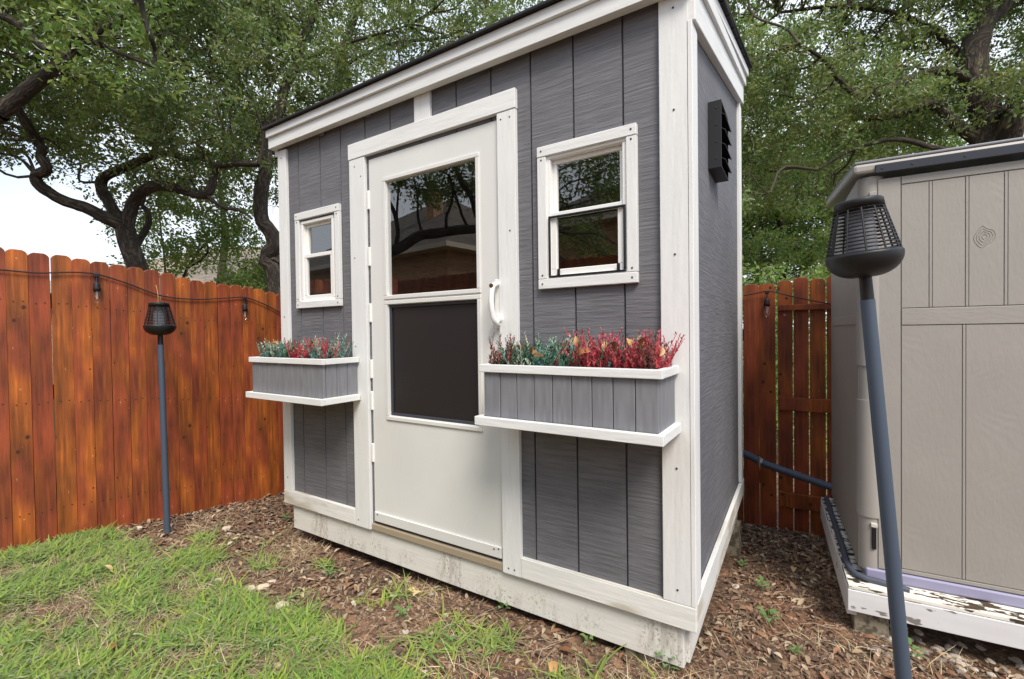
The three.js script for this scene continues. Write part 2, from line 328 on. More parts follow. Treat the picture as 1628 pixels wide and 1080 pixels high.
  P('rake_board', tilt(bx(-W - 0.03, -W, 2.30, 2.41, -D - 0.04, -0.001, 'z')), M.trim, shed);
  P('roof_deck', tilt(bx(-W - 0.03, 0.03, 2.4075, 2.45, -D - 0.06, -0.002, 'x', 1, 0)), M.trim, shed);
  P('shingles', tilt(bx(-W - 0.05, 0.05, 2.4645, 2.48, -D - 0.1, 0.075, 'x', 1, 0.004)), M.roofBlack, shed);
  for (let k = 0; k < 9; k++) { const z = -0.1 - k * 0.18; P('shingle_butt', skew(tilt(bx(0.0, 0.056, 2.455, 2.487, z - 0.19, z - 0.02, 'z', 1, 0.004))), M.roofEdge, shed); }
  for (const [a, b] of [[585, 184], [770, 107], [512, 215]]) { const p = onz(a, b, -0.01); P('rafter_end', bx(p.x - 0.02, p.x + 0.02, p.y - 0.005, p.y + 0.05, -0.02, 0.0, 'x', 1, 0.008), M.greyBlock, shed); }
  // ---- the storm door
  const dz = -0.014, dX0 = -1.625, dX1 = -0.796, gx0 = -1.498, gx1 = -0.918;
  const panel = new THREE.Shape([[dX0, 0.181], [dX1, 0.181], [dX1, 2.112], [dX0, 2.112]].map(p => new THREE.Vector2(...p)));
  for (const [c, d] of [[0.76, 1.338], [1.385, 1.974]]) panel.holes.push(new THREE.Path([[gx0, c], [gx0, d], [gx1, d], [gx1, c]].map(p => new THREE.Vector2(...p))));
  const lg = new THREE.ExtrudeGeometry(panel, { depth: 0.026, bevelEnabled: true, bevelSize: 0.0015, bevelThickness: 0.002, bevelSegments: 1 }); lg.translate(0, 0, dz - 0.03);
  const leaf = P('door', uvBox(lg, 1), M.door, shed); leaf.userData.label = 'white storm door with tall glass above a dark screen';
  const ring = (x0, x1, y0, y1, t, z0, z1) => merge([bx(x0, x1, y0, y0 + t, z0, z1), bx(x0, x1, y1 - t, y1, z0, z1), bx(x0, x0 + t, y0 + t, y1 - t, z0, z1, 'y'), bx(x1 - t, x1, y0 + t, y1 - t, z0, z1, 'y')]);
  P('glazing_bead', ring(gx0 - 0.02, gx1 + 0.02, 1.365, 1.994, 0.02, dz - 0.004, dz + 0.006), M.door, leaf);
  P('glazing_bead', ring(gx0 - 0.02, gx1 + 0.02, 0.738, 1.358, 0.02, dz - 0.004, dz + 0.006), M.door, leaf);
  const rect = (x0, x1, y0, y1, z) => { const g = new THREE.PlaneGeometry(x1 - x0, y1 - y0); g.translate((x0 + x1) / 2, (y0 + y1) / 2, z); return g; };
  P('glass', rect(gx0, gx1, 1.385, 1.974, dz - 0.012), M.glass, leaf);
  P('screen', rect(gx0, gx1, 0.76, 1.338, dz - 0.018), M.screen, leaf);
  P('screen_frame', ring(gx0, gx1, 0.76, 1.338, 0.016, dz - 0.0175, dz - 0.009), flat(58, 60, 68, 0.5), leaf);
  P('kick_plate', bx(dX0 + 0.006, dX1 - 0.006, 0.186, 0.236, dz - 0.002, dz + 0.008, 'x', 1, 0.004), M.door, leaf);
  nails(leaf, [[dX0 + 0.03, 0.225, dz + 0.008], [dX1 - 0.045, 0.222, dz + 0.008], [dX1 - 0.02, 0.228, dz + 0.008]]);
  for (const y of [0.5, 0.78, 0.95, 1.25, 1.55, 1.85]) P('hinge', bx(dX0 - 0.012, dX0 + 0.002, y, y + 0.1, dz - 0.01, dz + 0.006, 'y', 1, 0.003), M.whitePlastic, leaf);
  const plate = P('handle', bx(-0.817, -0.771, 1.203, 1.418, dz + 0.002, dz + 0.012, 'y', 1, 0.006), M.whitePlastic, leaf);
  P('grip', tube([V3(-0.797, 1.40, dz + 0.012), V3(-0.797, 1.385, dz + 0.05), V3(-0.799, 1.33, dz + 0.062), V3(-0.797, 1.27, dz + 0.058), V3(-0.795, 1.235, dz + 0.045), V3(-0.794, 1.222, dz + 0.012)], 0.0115, 10), M.whitePlastic, plate);
  const kn = new THREE.CylinderGeometry(0.02, 0.022, 0.022, 18).rotateX(Math.PI / 2); kn.translate(-0.794, 1.245, dz + 0.022); P('thumb_lever', kn, M.whitePlastic, plate);
  const lk = new THREE.CylinderGeometry(0.009, 0.009, 0.008, 14).rotateX(Math.PI / 2); lk.translate(-0.797, 1.386, dz + 0.064); P('keyhole', lk, flat(120, 92, 50, 0.4, 0.7), plate);
  // ---- the two windows
  const windowUnit = (x0, x1, y0, y1, open, ymid, screened, label) => {
    const [a, b, c, d] = open, t = 0.04;
    const g = merge([bx(x0, x1, y0, y0 + t, -0.02, 0.002), bx(x0, x1, y1 - t - 0.002, y1, -0.02, 0.003), bx(x0, x0 + t, y0 + t + 0.0005, y1 - t - 0.0025, -0.02, 0.001, 'y'), bx(x1 - t, x1, y0 + t + 0.0005, y1 - t - 0.0025, -0.02, 0.001, 'y')]);
    const w = P('window', g, M.trim, shed); w.userData.label = label;
    nails(w, [[x0 + 0.02, y1 - 0.02, 0.003], [x1 - 0.02, y1 - 0.02, 0.003], [x0 + 0.02, y1 - 0.055, 0.001], [x1 - 0.02, y1 - 0.055, 0.001], [x0 + 0.02, y0 + 0.055, 0.001], [x1 - 0.02, y0 + 0.055, 0.001], [x0 + 0.02, y0 + 0.02, 0.002], [x1 - 0.02, y0 + 0.02, 0.002]]);
    P('frame', ring(a - 0.004, b + 0.004, c - 0.004, d + 0.004, 0.018, -0.052, -0.008), M.whitePlastic, w);
    P('sash', ring(a + 0.014, b - 0.014, ymid - 0.004, d - 0.014, 0.018, -0.05, -0.032), M.whitePlastic, w);
    P('sash', ring(a + 0.014, b - 0.014, c + 0.014, ymid + 0.012, 0.022, -0.034, -0.014), M.whitePlastic, w);
    P('pane', rect(a + 0.03, b - 0.03, ymid + 0.012, d - 0.03, -0.041), M.glass, w);
    P('pane', rect(a + 0.034, b - 0.034, c + 0.034, ymid - 0.008, -0.024), M.glass, w);
    if (screened) { P('screen_frame', ring(a + 0.004, b - 0.002, c + 0.002, ymid - 0.004, 0.009, -0.012, -0.002), M.black, w); for (const q of [a + 0.05, b - 0.03]) P('clip', bx(q - 0.006, q + 0.006, c + 0.01, c + 0.035, -0.006, 0.001, 'x', 1, 0.002), M.black, w); }
  };
  windowUnit(-0.595, -0.182, 1.361, 1.94, winR, 1.658, true, 'white framed window with a black screen frame on its lower half');
  windowUnit(-2.274, -1.86, 1.347, 1.918, winL, 1.655, false, 'white framed sliding window without screen');
  // ---- louvred vent on the side wall
  const zn = -0.44, zf = onx(1163, 230, 0.05).z, vy0 = 1.865, vy1 = 2.145;
  const vent = P('vent', skew(merge([bx(-0.008, 0.045, vy0, vy1, zn - 0.006, zn, 'y', 1, 0.001), bx(-0.008, 0.045, vy0, vy1, zf, zf + 0.006, 'y', 1, 0.001), bx(-0.008, 0.045, vy1 - 0.006, vy1, zf + 0.006, zn - 0.006, 'z', 1, 0.001), bx(-0.008, 0.045, vy0, vy0 + 0.006, zf + 0.006, zn - 0.006, 'z', 1, 0.001), bx(-0.0075, 0.0, vy0 + 0.006, vy1 - 0.006, zf + 0.006, zn - 0.006, 'z', 1, 0)])), M.ventBlack, shed);
  vent.userData.label = 'black louvred vent box';
  for (let k = 0; k < 4; k++) { const g = new THREE.BoxGeometry(0.07, 0.003, zn - zf - 0.014); g.rotateZ(-0.6); g.translate(0.03, vy0 + 0.05 + k * 0.062, (zn + zf) / 2); P('louvre', skew(g.toNonIndexed()), M.ventBlack, vent); }
  nails(vent, [0.04, 0.11, 0.18, 0.25].map(q => [0.02, vy0 + q, zn + 0.001]));
}
{ // supports
  const sup = (x, z, w, d, top, label) => { const g0 = ground(x, z) - 0.05; tagMesh('concrete_block', bx(x - w / 2, x + w / 2, g0, top, z - d / 2, z + d / 2, 'x', 0.6, 0.006), M.block, label, 'block', 'blocks under the sheds'); };
  sup(-0.16, -0.1, 0.2, 0.12, -0.0215, 'weathered concrete block under the front corner of the grey shed');
  sup(-0.075, -1.5, 0.12, 0.12, -0.0215, 'concrete block under the back end of the grey shed');
  sup(-2.25, -1.5, 0.15, 0.15, -0.0215, 'concrete block under the far back corner of the grey shed');
}

// ================================================================ FLOWER BOXES
function flowerBox(x0, x1, nFront, label) {
  const o = thing('flower_box', label, 'flower box', [0, 0, 0], 'window boxes on the shed front'), zf = 0.232;
  const step = (x1 - x0 - 0.03) / nFront;
  for (let i = 0; i < nFront; i++) P('board', bx(x0 + 0.015 + i * step + 0.0012, x0 + 0.015 + (i + 1) * step - 0.0012, 0.862, 1.04, zf - 0.03, zf - 0.014 + 0.002 * hash(i, 3, 8), 'x', 0.4, 0.0025), M.boxBoard, o);
  for (const s of [0, 1]) for (let i = 0; i < 3; i++) { const X = s ? x1 - 0.0295 : x0 + 0.0155; P('board', bx(X, X + 0.014, 0.862, 1.04, 0.005 + i * 0.065 + 0.0012, 0.005 + (i + 1) * 0.065 - 0.0012, 'x', 0.4, 0.0025), M.boxBoard, o); }
  P('liner', bx(x0 + 0.03, x1 - 0.03, 0.872, 1.02, 0.003, zf - 0.032, 'x', 1, 0), flat(70, 56, 44, 1), o);
  for (const [y0, y1, e] of [[1.034, 1.064, 0], [0.83, 0.864, 0.014]]) {
    P('rail', bx(x0 - e, x1 + e * 0.4, y0, y1, zf - 0.022 + e, zf + e, 'x'), M.trim, o);
    P('rail', bx(x1 - 0.024 + e * 0.4, x1 + e * 0.4, y0 + 0.0005, y1 - 0.0005, 0.0045, zf - 0.0225 + e, 'z'), M.trim, o);
    P('rail', bx(x0 - e, x0 + 0.022 - e, y0 + 0.0005, y1 - 0.0005, 0.0045, zf - 0.0225 + e, 'z'), M.trim, o);
  }
  P('bottom', bx(x0 + 0.01, x1 - 0.01, 0.835, 0.861, 0.005, zf - 0.012, 'x', 1, 0), M.trim, o);
}
flowerBox(-0.735, -0.037, 9, 'long grey window box with white rails under the right window with the screen');
flowerBox(-2.388, -1.705, 8, 'grey window box with white rails under the window nearer the orange fence');
// heather sprigs: thin stems set with tiny leaves
function sprig(h, lean, az, nl, len) {
  const top = V3(Math.sin(az) * lean * h, h, Math.cos(az) * lean * h), mid = top.clone().multiplyScalar(0.5).add(V3(0, 0.01, 0)), parts = [];
  const c = new THREE.CatmullRomCurve3([V3(0, 0, 0), mid, top]);
  parts.push(new THREE.TubeGeometry(c, 4, 0.0011, 3));
  for (let i = 0; i < nl; i++) {
    const t = 0.15 + 0.85 * (i + rnd()) / nl, p = c.getPointAt(Math.min(1, t)), g = new THREE.BufferGeometry();
    const a = rr(0, 6.283), L = len * rr(0.6, 1.2) * (1.15 - 0.6 * t), d = V3(Math.cos(a), rr(0.6, 1.6), Math.sin(a)).normalize().multiplyScalar(L), s = V3(-Math.sin(a), 0, Math.cos(a)).multiplyScalar(L * 0.16);
    const q = p.clone().addScaledVector(d, 0.5);
    g.setAttribute('position', new THREE.Float32BufferAttribute([p.x, p.y, p.z, q.x + s.x, q.y + s.y, q.z + s.z, p.x + d.x, p.y + d.y, p.z + d.z, p.x, p.y, p.z, p.x + d.x, p.y + d.y, p.z + d.z, q.x - s.x, q.y - s.y, q.z - s.z], 3));
    g.setAttribute('uv', new THREE.Float32BufferAttribute(new Array(12).fill(0), 2)); g.computeVertexNormals(); parts.push(g);
  }
  return merge(parts);
}
M.heather = { green: flat(84, 124, 100, 0.8), pale: flat(176, 186, 166, 0.8), red: flat(196, 84, 92, 0.75), rust: flat(128, 76, 66, 0.8), teal: flat(104, 148, 136, 0.8) };
function heather(x, z, w, mix, label) {
  const o = thing('heather_plant', label, 'plant', [x, 1.018, z], 'artificial heather in the window boxes');
  for (const [k, n, hmax] of mix) {
    const gs = [];
    for (let i = 0; i < n * 1.3; i++) { const g = sprig(rr(0.06, hmax * 1.3), rr(0, 0.55), rr(0, 6.28), 34, 0.024); g.translate(rr(-w, w), 0, rr(-0.075, 0.075)); gs.push(g); }
    P('sprigs', merge(gs), M.heather[k], o).userData.kind = 'stuff';
  }
}
heather(-0.665, 0.11, 0.06, [['rust', 26, 0.13], ['green', 22, 0.10], ['red', 5, 0.08]], 'rust brown heather at the door end of the long window box');
heather(-0.545, 0.11, 0.07, [['green', 48, 0.11], ['teal', 20, 0.11], ['pale', 14, 0.13]], 'green heather with pale tips beside the rust brown one');
heather(-0.415, 0.11, 0.06, [['teal', 34, 0.11], ['green', 20, 0.10], ['pale', 10, 0.12], ['red', 6, 0.12]], 'blue-green heather in the middle of the long window box');
heather(-0.30, 0.11, 0.06, [['red', 50, 0.14], ['green', 14, 0.09], ['rust', 8, 0.12]], 'tall red heather next to the blue-green one');
heather(-0.19, 0.11, 0.06, [['red', 46, 0.12], ['teal', 14, 0.1], ['rust', 10, 0.12]], 'bushy red heather in front of the window box corner');
heather(-0.10, 0.11, 0.04, [['red', 36, 0.13], ['rust', 12, 0.13], ['pale', 5, 0.12]], 'red heather at the corner trim end of the long window box');
heather(-2.28, 0.12, 0.07, [['teal', 46, 0.11], ['green', 24, 0.10], ['pale', 26, 0.12]], 'blue-green heather at the fence end of its window box');
heather(-2.13, 0.12, 0.07, [['teal', 30, 0.10], ['green', 24, 0.1], ['pale', 14, 0.1], ['rust', 16, 0.10]], 'green heather full of dry leaves in the smaller looking box');
heather(-1.96, 0.12, 0.08, [['red', 44, 0.12], ['green', 16, 0.10], ['pale', 8, 0.12], ['rust', 12, 0.11]], 'red heather in the box beside the hinge side of the door');
heather(-1.80, 0.12, 0.06, [['red', 24, 0.12], ['teal', 30, 0.13], ['pale', 10, 0.14]], 'mixed red and blue-green heather touching the door casing end of its box');
// a curled dry leaf
function leafGeo(L, w, curl, fold) {
  const n = 5, pos = [], idx = [], uv = [];
  for (let i = 0; i <= n; i++) { const t = i / n, ww = w * Math.sin(Math.PI * Math.min(1, 0.06 + t * 0.94)) ** 0.8, y = curl * Math.sin(t * Math.PI) * L; pos.push((t - 0.5) * L, y + fold * ww, -ww / 2, (t - 0.5) * L, y, 0, (t - 0.5) * L, y + fold * ww, ww / 2); uv.push(t, 0, t, 0.5, t, 1); if (i < n) { const q = i * 3; idx.push(q, q + 1, q + 3, q + 1, q + 4, q + 3, q + 1, q + 2, q + 4, q + 2, q + 5, q + 4); } }
  const g = new THREE.BufferGeometry(); g.setAttribute('position', new THREE.Float32BufferAttribute(pos, 3)); g.setAttribute('uv', new THREE.Float32BufferAttribute(uv, 2)); g.setIndex(idx); g.computeVertexNormals(); return g;
}
M.dryLeaf = [flat(186, 142, 92, 0.8), flat(150, 98, 60, 0.8), flat(206, 176, 130, 0.8), flat(120, 78, 50, 0.8)].map(m => { m.side = THREE.DoubleSide; return m; });
{
  const spots = [[-0.60, 1.12], [-0.53, 1.11], [-0.49, 1.10], [-0.44, 1.13], [-0.36, 1.12], [-0.31, 1.10], [-0.26, 1.12], [-0.21, 1.13], [-0.16, 1.11], [-0.12, 1.12], [-0.07, 1.09], [-2.25, 1.10], [-2.17, 1.12], [-2.10, 1.11], [-2.02, 1.12], [-1.93, 1.12], [-1.86, 1.11]];
  spots.forEach(([x, y], i) => {
    const m = tagMesh('dry_leaf', leafGeo(rr(0.045, 0.06), rr(0.022, 0.03), rr(0.1, 0.35), rr(0.1, 0.5)), M.dryLeaf[i % 4], x > -1 ? 'curled dry brown leaf caught in the heather of the long window box by the corner' : 'curled dry brown leaf caught in the heather of the window box by the fence', 'leaf', x > -1 ? 'dry leaves in the box by the corner' : 'dry leaves in the box by the fence');
    m.position.set(x, y + rr(-0.01, 0.03), rr(0.13, 0.205)); m.rotation.set(rr(-1.4, 1.4), rr(0, 6), rr(-1.2, 1.2));
  });
}

// ================================================================ FENCES
function picketGeo(w, h) {
  const s = new THREE.Shape(), e = w * 0.26, k = 0.022;
  s.moveTo(-w / 2, 0); s.lineTo(w / 2, 0); s.lineTo(w / 2, h - k); s.quadraticCurveTo(w / 2 - e * 0.25, h - k * 0.3, w / 2 - e, h); s.lineTo(-w / 2 + e, h); s.quadraticCurveTo(-w / 2 + e * 0.25, h - k * 0.3, -w / 2, h - k); s.lineTo(-w / 2, 0);
  const g = new THREE.ExtrudeGeometry(s, { depth: 0.013, curveSegments: 3, bevelEnabled: true, bevelSize: 0.002, bevelThickness: 0.002, bevelOffset: -0.002, bevelSegments: 1 }); return g;
}
function picketRow(fence, along, from, to, fixed, face, h, pitch, gap, nailY) {
  // along: 'x' or 'z'; face: +1/-1 way the good side points on the other axis
  const kinds = []; for (let k = 0; k < 6; k++) kinds.push(uvBox(picketGeo(pitch - gap, h), 0.75));
  const pos = []; for (let s = from; s < to; s += pitch) pos.push(s + pitch / 2);
  pos.forEach((s, i) => {
    const x = along === 'x' ? s : fixed, z = along === 'x' ? fixed : s, y = ground(x, z) - 0.02 + 0.012 * (hash(i, 9, 4) - 0.5);
    const m = P('picket', kinds[Math.floor(hash(i, 5, 2) * 6)], M.fence[Math.floor(hash(i, 7, 3) * 5)], fence);
    m.position.set(x, y, z); m.rotation.y = along === 'x' ? (face > 0 ? 0 : Math.PI) : (face > 0 ? Math.PI / 2 : -Math.PI / 2); m.rotation.z = 0.004 * (hash(i, 2, 6) - 0.5);
    if (nailY) nailRow(m, nailY.flatMap(q => [[-0.018, q + 0.006 * (hash(i, 1, 1) - 0.5), 0.0155], [0.02, q + 0.008 * (hash(i, 3, 1) - 0.5), 0.0155]]));
  });
}
{
  const f = thing('wooden_fence', 'orange-brown stained picket fence beside the grey shed with bulbs strung along it', 'fence');
  picketRow(f, 'z', -2.15, 1.9, -3.48, 1, 1.745, 0.0925, 0.0022, [1.45, 0.86, 0.22]);
  for (const y of [0.3, 0.9, 1.45]) for (const [a, b] of [[-2.12, -0.1], [-0.1, 1.9]]) { const g = bx(-3.528, -3.49, y - 0.045, y + 0.045, a, b - 0.005, 'z', 0.75); const p = g.attributes.position; for (let i = 0; i < p.count; i++) p.setY(i, p.getY(i) + ground(-3.5, p.getZ(i))); g.computeVertexNormals(); P('rail', g, M.fence[1], f); }
  for (const z of [-2.1, -0.1, 1.85]) P('post', bx(-3.62, -3.53, ground(-3.5, z) - 0.1, ground(-3.5, z) + 1.7, z - 0.045, z + 0.045, 'y', 0.75), M.fence[3], f);
}
{
  const f = thing('wooden_fence', 'brown picket fence behind the grey shed, two of its boards showing beside the gate', 'fence');
  picketRow(f, 'x', -3.412, 0.14, -2.165, 1, 1.80, 0.108, 0.004, [1.45, 0.3]);
  for (const y of [0.35, 1.4]) P('rail', bx(-3.44, 0.14, ground(-1.5, -2.2) + y, ground(-1.5, -2.2) + y + 0.09, -2.21, -2.172, 'x', 0.75), M.fence[1], f);
}
{ // gate seen from its rail side
  const f = thing('garden_gate', 'brown board gate with three cross rails between the grey shed and the taupe shed', 'gate');
  const xs = [0.157, 0.255, 0.353, 0.451, 0.549, 0.647, 0.745, 0.843], y0 = ground(0.4, -2.2);
  xs.slice(0, -1).forEach((a, i) => { const m = P('board', uvBox(picketGeo(0.098 - 0.006 - 0.002 * (i % 2), 1.80 + 0.01 * (i % 2)), 0.75), M.fence[(i * 2 + 1) % 5], f); m.position.set(a + 0.049, y0 + 0.0 + 0.006 * i % 0.012, -2.205); });
  for (const [a, b] of [[1.315, 1.355], [0.605, 0.697], [-0.087, 0.013]]) P('rail', bx(0.167, 0.9, a, b, -2.188, -2.145, 'x', 0.75), M.fence[3], f);
  P('knob', new THREE.CylinderGeometry(0.009, 0.009, 0.006, 12).rotateX(Math.PI / 2).translate(0.205, 1.285, -2.186), flat(170, 180, 160, 0.5), f);
}

// ================================================================ STRING LIGHTS
function stringLight(pts, drops, label, hang) {
  const o = thing('string_light', label, 'string light');
  P('cable', tube(pts, 0.0045, 6), M.cable, o);
  for (const p of drops) {
    const s = P('socket', lathe([[0, 0], [0.0045, 0], [0.0045, -0.048], [0.011, -0.052], [0.0165, -0.058], [0.0165, -0.082], [0.0185, -0.084], [0.0185, -0.104], [0, -0.104]], 16), M.cable, o); s.position.copy(p);
    P('tee', bx(-0.014, 0.014, -0.016, 0.008, -0.008, 0.008, 'x', 1, 0.004).rotateY(hang), M.cable, s);
    P('bulb', lathe([[0.0135, -0.1045], [0.017, -0.118], [0.0225, -0.14], [0.0235, -0.154], [0.020, -0.17], [0.012, -0.182], [0, -0.187]], 18), M.bulb, s);
    P('filament', tube([V3(-0.004, -0.11, 0), V3(-0.005, -0.14, 0), V3(0, -0.155, 0), V3(0.005, -0.14, 0), V3(0.004, -0.11, 0)], 0.0012, 5), flat(210, 190, 150, 0.4), s);
  }
}
{
  const L = [[-60, 425], [0, 429], [60, 434], [120, 433], [153, 436], [200, 450], [255, 470], [310, 476], [360, 474], [389, 473], [420, 484], [445, 497]].map(([a, b]) => onx(a, b, -3.45));
  stringLight(L, [onx(153, 437, -3.448), onx(389, 474, -3.448)], 'black cable with clear bulbs drooping along the orange fence', Math.PI / 2);
  const R = [[1183, 470], [1205, 466], [1221, 463], [1262, 472], [1325, 484]].map(([a, b]) => onz(a, b, -2.12));
  stringLight([...R, R[4].clone().add(V3(0.3, -0.05, 0))], [onz(1219.5, 464, -2.118)], 'black cable with one clear bulb crossing the gate', 0);
}

// ================================================================ TORCHES
function torch(base, neck, label, hook) {
  const o = thing('garden_torch', label, 'torch', base.toArray(), 'black lattice torches on poles');
  const dir = neck.clone().sub(base), H = dir.length(); o.quaternion.setFromUnitVectors(V3(0, 1, 0), dir.normalize());
  P('pole', new THREE.CylinderGeometry(0.0165, 0.0185, H - 0.06, 18).translate(0, (H - 0.06) / 2 - 0.0, 0), M.pole, o);
  P('collar', new THREE.CylinderGeometry(0.014, 0.0152, 0.08, 18).translate(0, H - 0.03, 0), M.black, o);
  P('bowl', lathe([[0, 0], ...Array.from({ length: 14 }, (_, i) => { const a = i / 13 * Math.PI / 2; return [0.02 + 0.065 * Math.sin(a), 0.056 * (1 - Math.cos(a))]; }), [0.085, 0.06], [0.082, 0.064], [0, 0.064]], 48).translate(0, H, 0), M.black, o);
  const y0 = H + 0.064, y1 = H + 0.178, rad = t => 0.08 - 0.026 * t, cage = [];
  for (let i = 0; i <= 12; i++) { const t = i / 12, g = new THREE.TorusGeometry(rad(t), 0.0021, 5, 40); g.rotateX(Math.PI / 2); g.translate(0, y0 + (y1 - y0) * t, 0); cage.push(g); }
  for (let i = 0; i < 12; i++) { const a = i / 12 * 6.283; cage.push(tube([V3(Math.cos(a) * rad(0), y0, Math.sin(a) * rad(0)), V3(Math.cos(a) * rad(0.5), (y0 + y1) / 2, Math.sin(a) * rad(0.5)), V3(Math.cos(a) * rad(1), y1, Math.sin(a) * rad(1))], 0.0026, 5, 4)); }
  P('cage', merge(cage), M.black, o);
  P('cap', lathe([[0, y1 + 0.026], [0.05, y1 + 0.026], [0.054, y1 + 0.022], [0.056, y1 - 0.002], [0, y1 - 0.002]], 36), M.black, o);
  P('lamp_tube', new THREE.CylinderGeometry(0.03, 0.034, 0.112, 20).translate(0, (y0 + y1) / 2, 0), flat(150, 152, 160, 0.6), o);
  if (hook) P('wire_hook', tube([V3(0.04, y1 + 0.02, 0.02), V3(0.042, y1 + 0.07, 0.02), V3(0.03, y1 + 0.11, 0.02), V3(0.018, y1 + 0.135, 0.02)], 0.0016, 5), flat(190, 160, 110, 0.6), o);
}
{
  const b = onGround(266, 850); b.y -= 0.03; torch(b, dep(254.5, 533, 2.93), 'black lattice torch on a grey pole standing before the orange fence', true);
  const n = dep(1376, 441, 1.235), q = dep(1437, 1080, 1.25), d = q.clone().sub(n); const k = (ground(q.x, q.z) - 0.03 - n.y) / d.y;
  torch(n.clone().addScaledVector(d, k), n, 'black lattice torch on a leaning pole in front of the taupe shed', false);
}

// ================================================================ RESIN SHED ON ITS PLATFORM
{
  const th = 0.06, O2 = V3(0.481, 0, -0.738), toL = p => { const q = p.clone().sub(O2); return V3(q.x * Math.cos(th) - q.z * Math.sin(th), p.y, q.x * Math.sin(th) + q.z * Math.cos(th)); };
  const pix = (a, b, zl) => { // pixel on the plane z = zl of this shed's own frame
    const r = ray(a, b), e = toL(EYE), f = toL(EYE.clone().add(r)).sub(e); return e.addScaledVector(f, (zl - e.z) / f.z);
  };
  const pl = thing('wooden_platform', 'white painted wooden platform with peeling edge under the taupe shed', 'platform', [O2.x, 0, O2.z]); pl.rotation.y = th;
  const PW = 1.7, PD = 1.19;
  P('board', bx(0, PW, -0.018, 0.073, -0.03, 0, 'x', 1), M.platform, pl);
  P('board', bx(0.0, 0.035, -0.048, 0.072, -PD, -0.0305, 'z', 1), M.platform, pl);
  P('board', bx(PW - 0.035, PW, -0.018, 0.072, -PD, -0.0305, 'z', 1), M.platform, pl);
  P('deck', bx(0.003, PW - 0.003, 0.0745, 0.09, -PD, -0.004, 'x', 0.7, 0.003), M.peel, pl);
  for (const [x, z] of [[0.085, -0.06], [1.5, -0.06], [0.085, -1.1], [1.5, -1.1]]) {
    const w = V3(O2.x + x * Math.cos(th) + z * Math.sin(th), 0, O2.z - x * Math.sin(th) + z * Math.cos(th)), g = ground(w.x, w.z) - 0.06;
    const m = tagMesh('concrete_block', bx(-0.06, 0.06, g, -0.019, -0.055, 0.025, 'x', 0.5, 0.006), M.block, z > -0.5 ? (x < 1 ? 'stained concrete block under the platform corner by the leaning torch' : 'concrete block under the far front of the white platform') : (x < 1 ? 'concrete block under the platform corner by the gate' : 'concrete block under the far back of the white platform'), 'block', 'blocks under the sheds'); m.position.set(w.x, 0, w.z); m.rotation.y = th;
  }
  const s = thing('resin_shed', 'taupe moulded resin shed with embossed wood grain doors and dark roof edge', 'shed', [O2.x, 0, O2.z]); s.rotation.y = th;
  const x0 = 0.055, x1 = 1.55, zf = -0.105, zb = -1.14, y0 = 0.091, y1 = 1.86;
  P('floor_tray', bx(x0 + 0.02, x1 + 0.02, y0, y0 + 0.048, zb - 0.01, zf + 0.006, 'x', 1, 0.01), M.lilac, s);
  P('base_edge', tube([V3(x0 - 0.028, y0 + 0.012, zb), V3(x0 - 0.03, y0 + 0.012, -0.4), V3(x0 - 0.028, y0 + 0.012, zf - 0.03), V3(x0 - 0.008, y0 + 0.012, zf + 0.022), V3(x0 + 0.06, y0 + 0.01, zf + 0.036), V3(x0 + 0.16, y0 + 0.004, zf + 0.05)], 0.014, 8), flat(72, 78, 92, 0.5), s);
  P('side_wall', bx(x0, x0 + 0.04, y0 + 0.036, y1 - 0.02, zb, zf - 0.03, 'y', 0.8, 0.004), M.resin, s);
  P('side_wall', bx(x1 - 0.04, x1, y0 + 0.036, y1 - 0.02, zb, zf - 0.03, 'y', 0.8, 0.004), M.resin, s);
  P('back_wall', bx(x0 + 0.04, x1 - 0.04, y0 + 0.036, y1 - 0.02, zb, zb + 0.04, 'y', 0.8, 0), M.resin, s);
  const up = pix(1332, 375, -0.3).y;
  P('side_rib', bx(x0 - 0.004, x0, 1.20, 1.245, zb + 0.1, zf - 0.06, 'z', 0.8, 0.002), M.resinPlain, s);
  // rounded corner post in stacked mouldings
  const post = (a, b, r) => { const g = new THREE.CylinderGeometry(r, r, b - a, 28); g.translate(x0 + 0.046, (a + b) / 2, zf - 0.046); return uvBox(g, 0.8, 'y'); };
  const cp = P('corner_post', post(y0 + 0.036, y1 - 0.025, 0.046), M.resinPlain, s);
  P('moulding', post(0.36, 0.87, 0.052), M.resinPlain, cp); P('moulding', post(1.02, 1.60, 0.052), M.resinPlain, cp);
  // front: door slab with raised rails and planks
  const dl = pix(1396, 700, zf).x, gl = pix(1433, 700, zf).x, yt = (pix(1433, 294, zf).y + 1.785) / 2;
  P('door_slab', bx(dl, x1 - 0.045, y0 + 0.05, y1 - 0.04, zf - 0.05, zf - 0.006, 'y', 0.8, 0.003), M.resin, s);
  const front = s.children[s.children.length - 1];
  P('stile', bx(dl + 0.001, gl - 0.0015, y0 + 0.052, y1 - 0.042, zf - 0.006, zf, 'y', 0.8, 0.0025), M.resin, front);
  P('top_rail', bx(gl + 0.0015, x1 - 0.05, yt + 0.002, y1 - 0.042, zf - 0.006, zf, 'x', 0.8, 0.0025), M.resin, front);
  const m0 = pix(1434, 517, zf).y, m1 = pix(1434, 491, zf).y, b1 = pix(1434, 905, zf).y;
  P('middle_rail', bx(gl + 0.0015, x1 - 0.05, m0, m1, zf - 0.006, zf + 0.001, 'x', 0.8, 0.0025), M.resin, front);
  P('bottom_rail', bx(gl + 0.0015, x1 - 0.05, y0 + 0.052, b1, zf - 0.006, zf, 'x', 0.8, 0.0025), M.resin, front);
  const ups = [1480, 1538, 1600].map(a => pix(a, 400, zf).x), lows = [1533].map(a => pix(a, 700, zf).x);
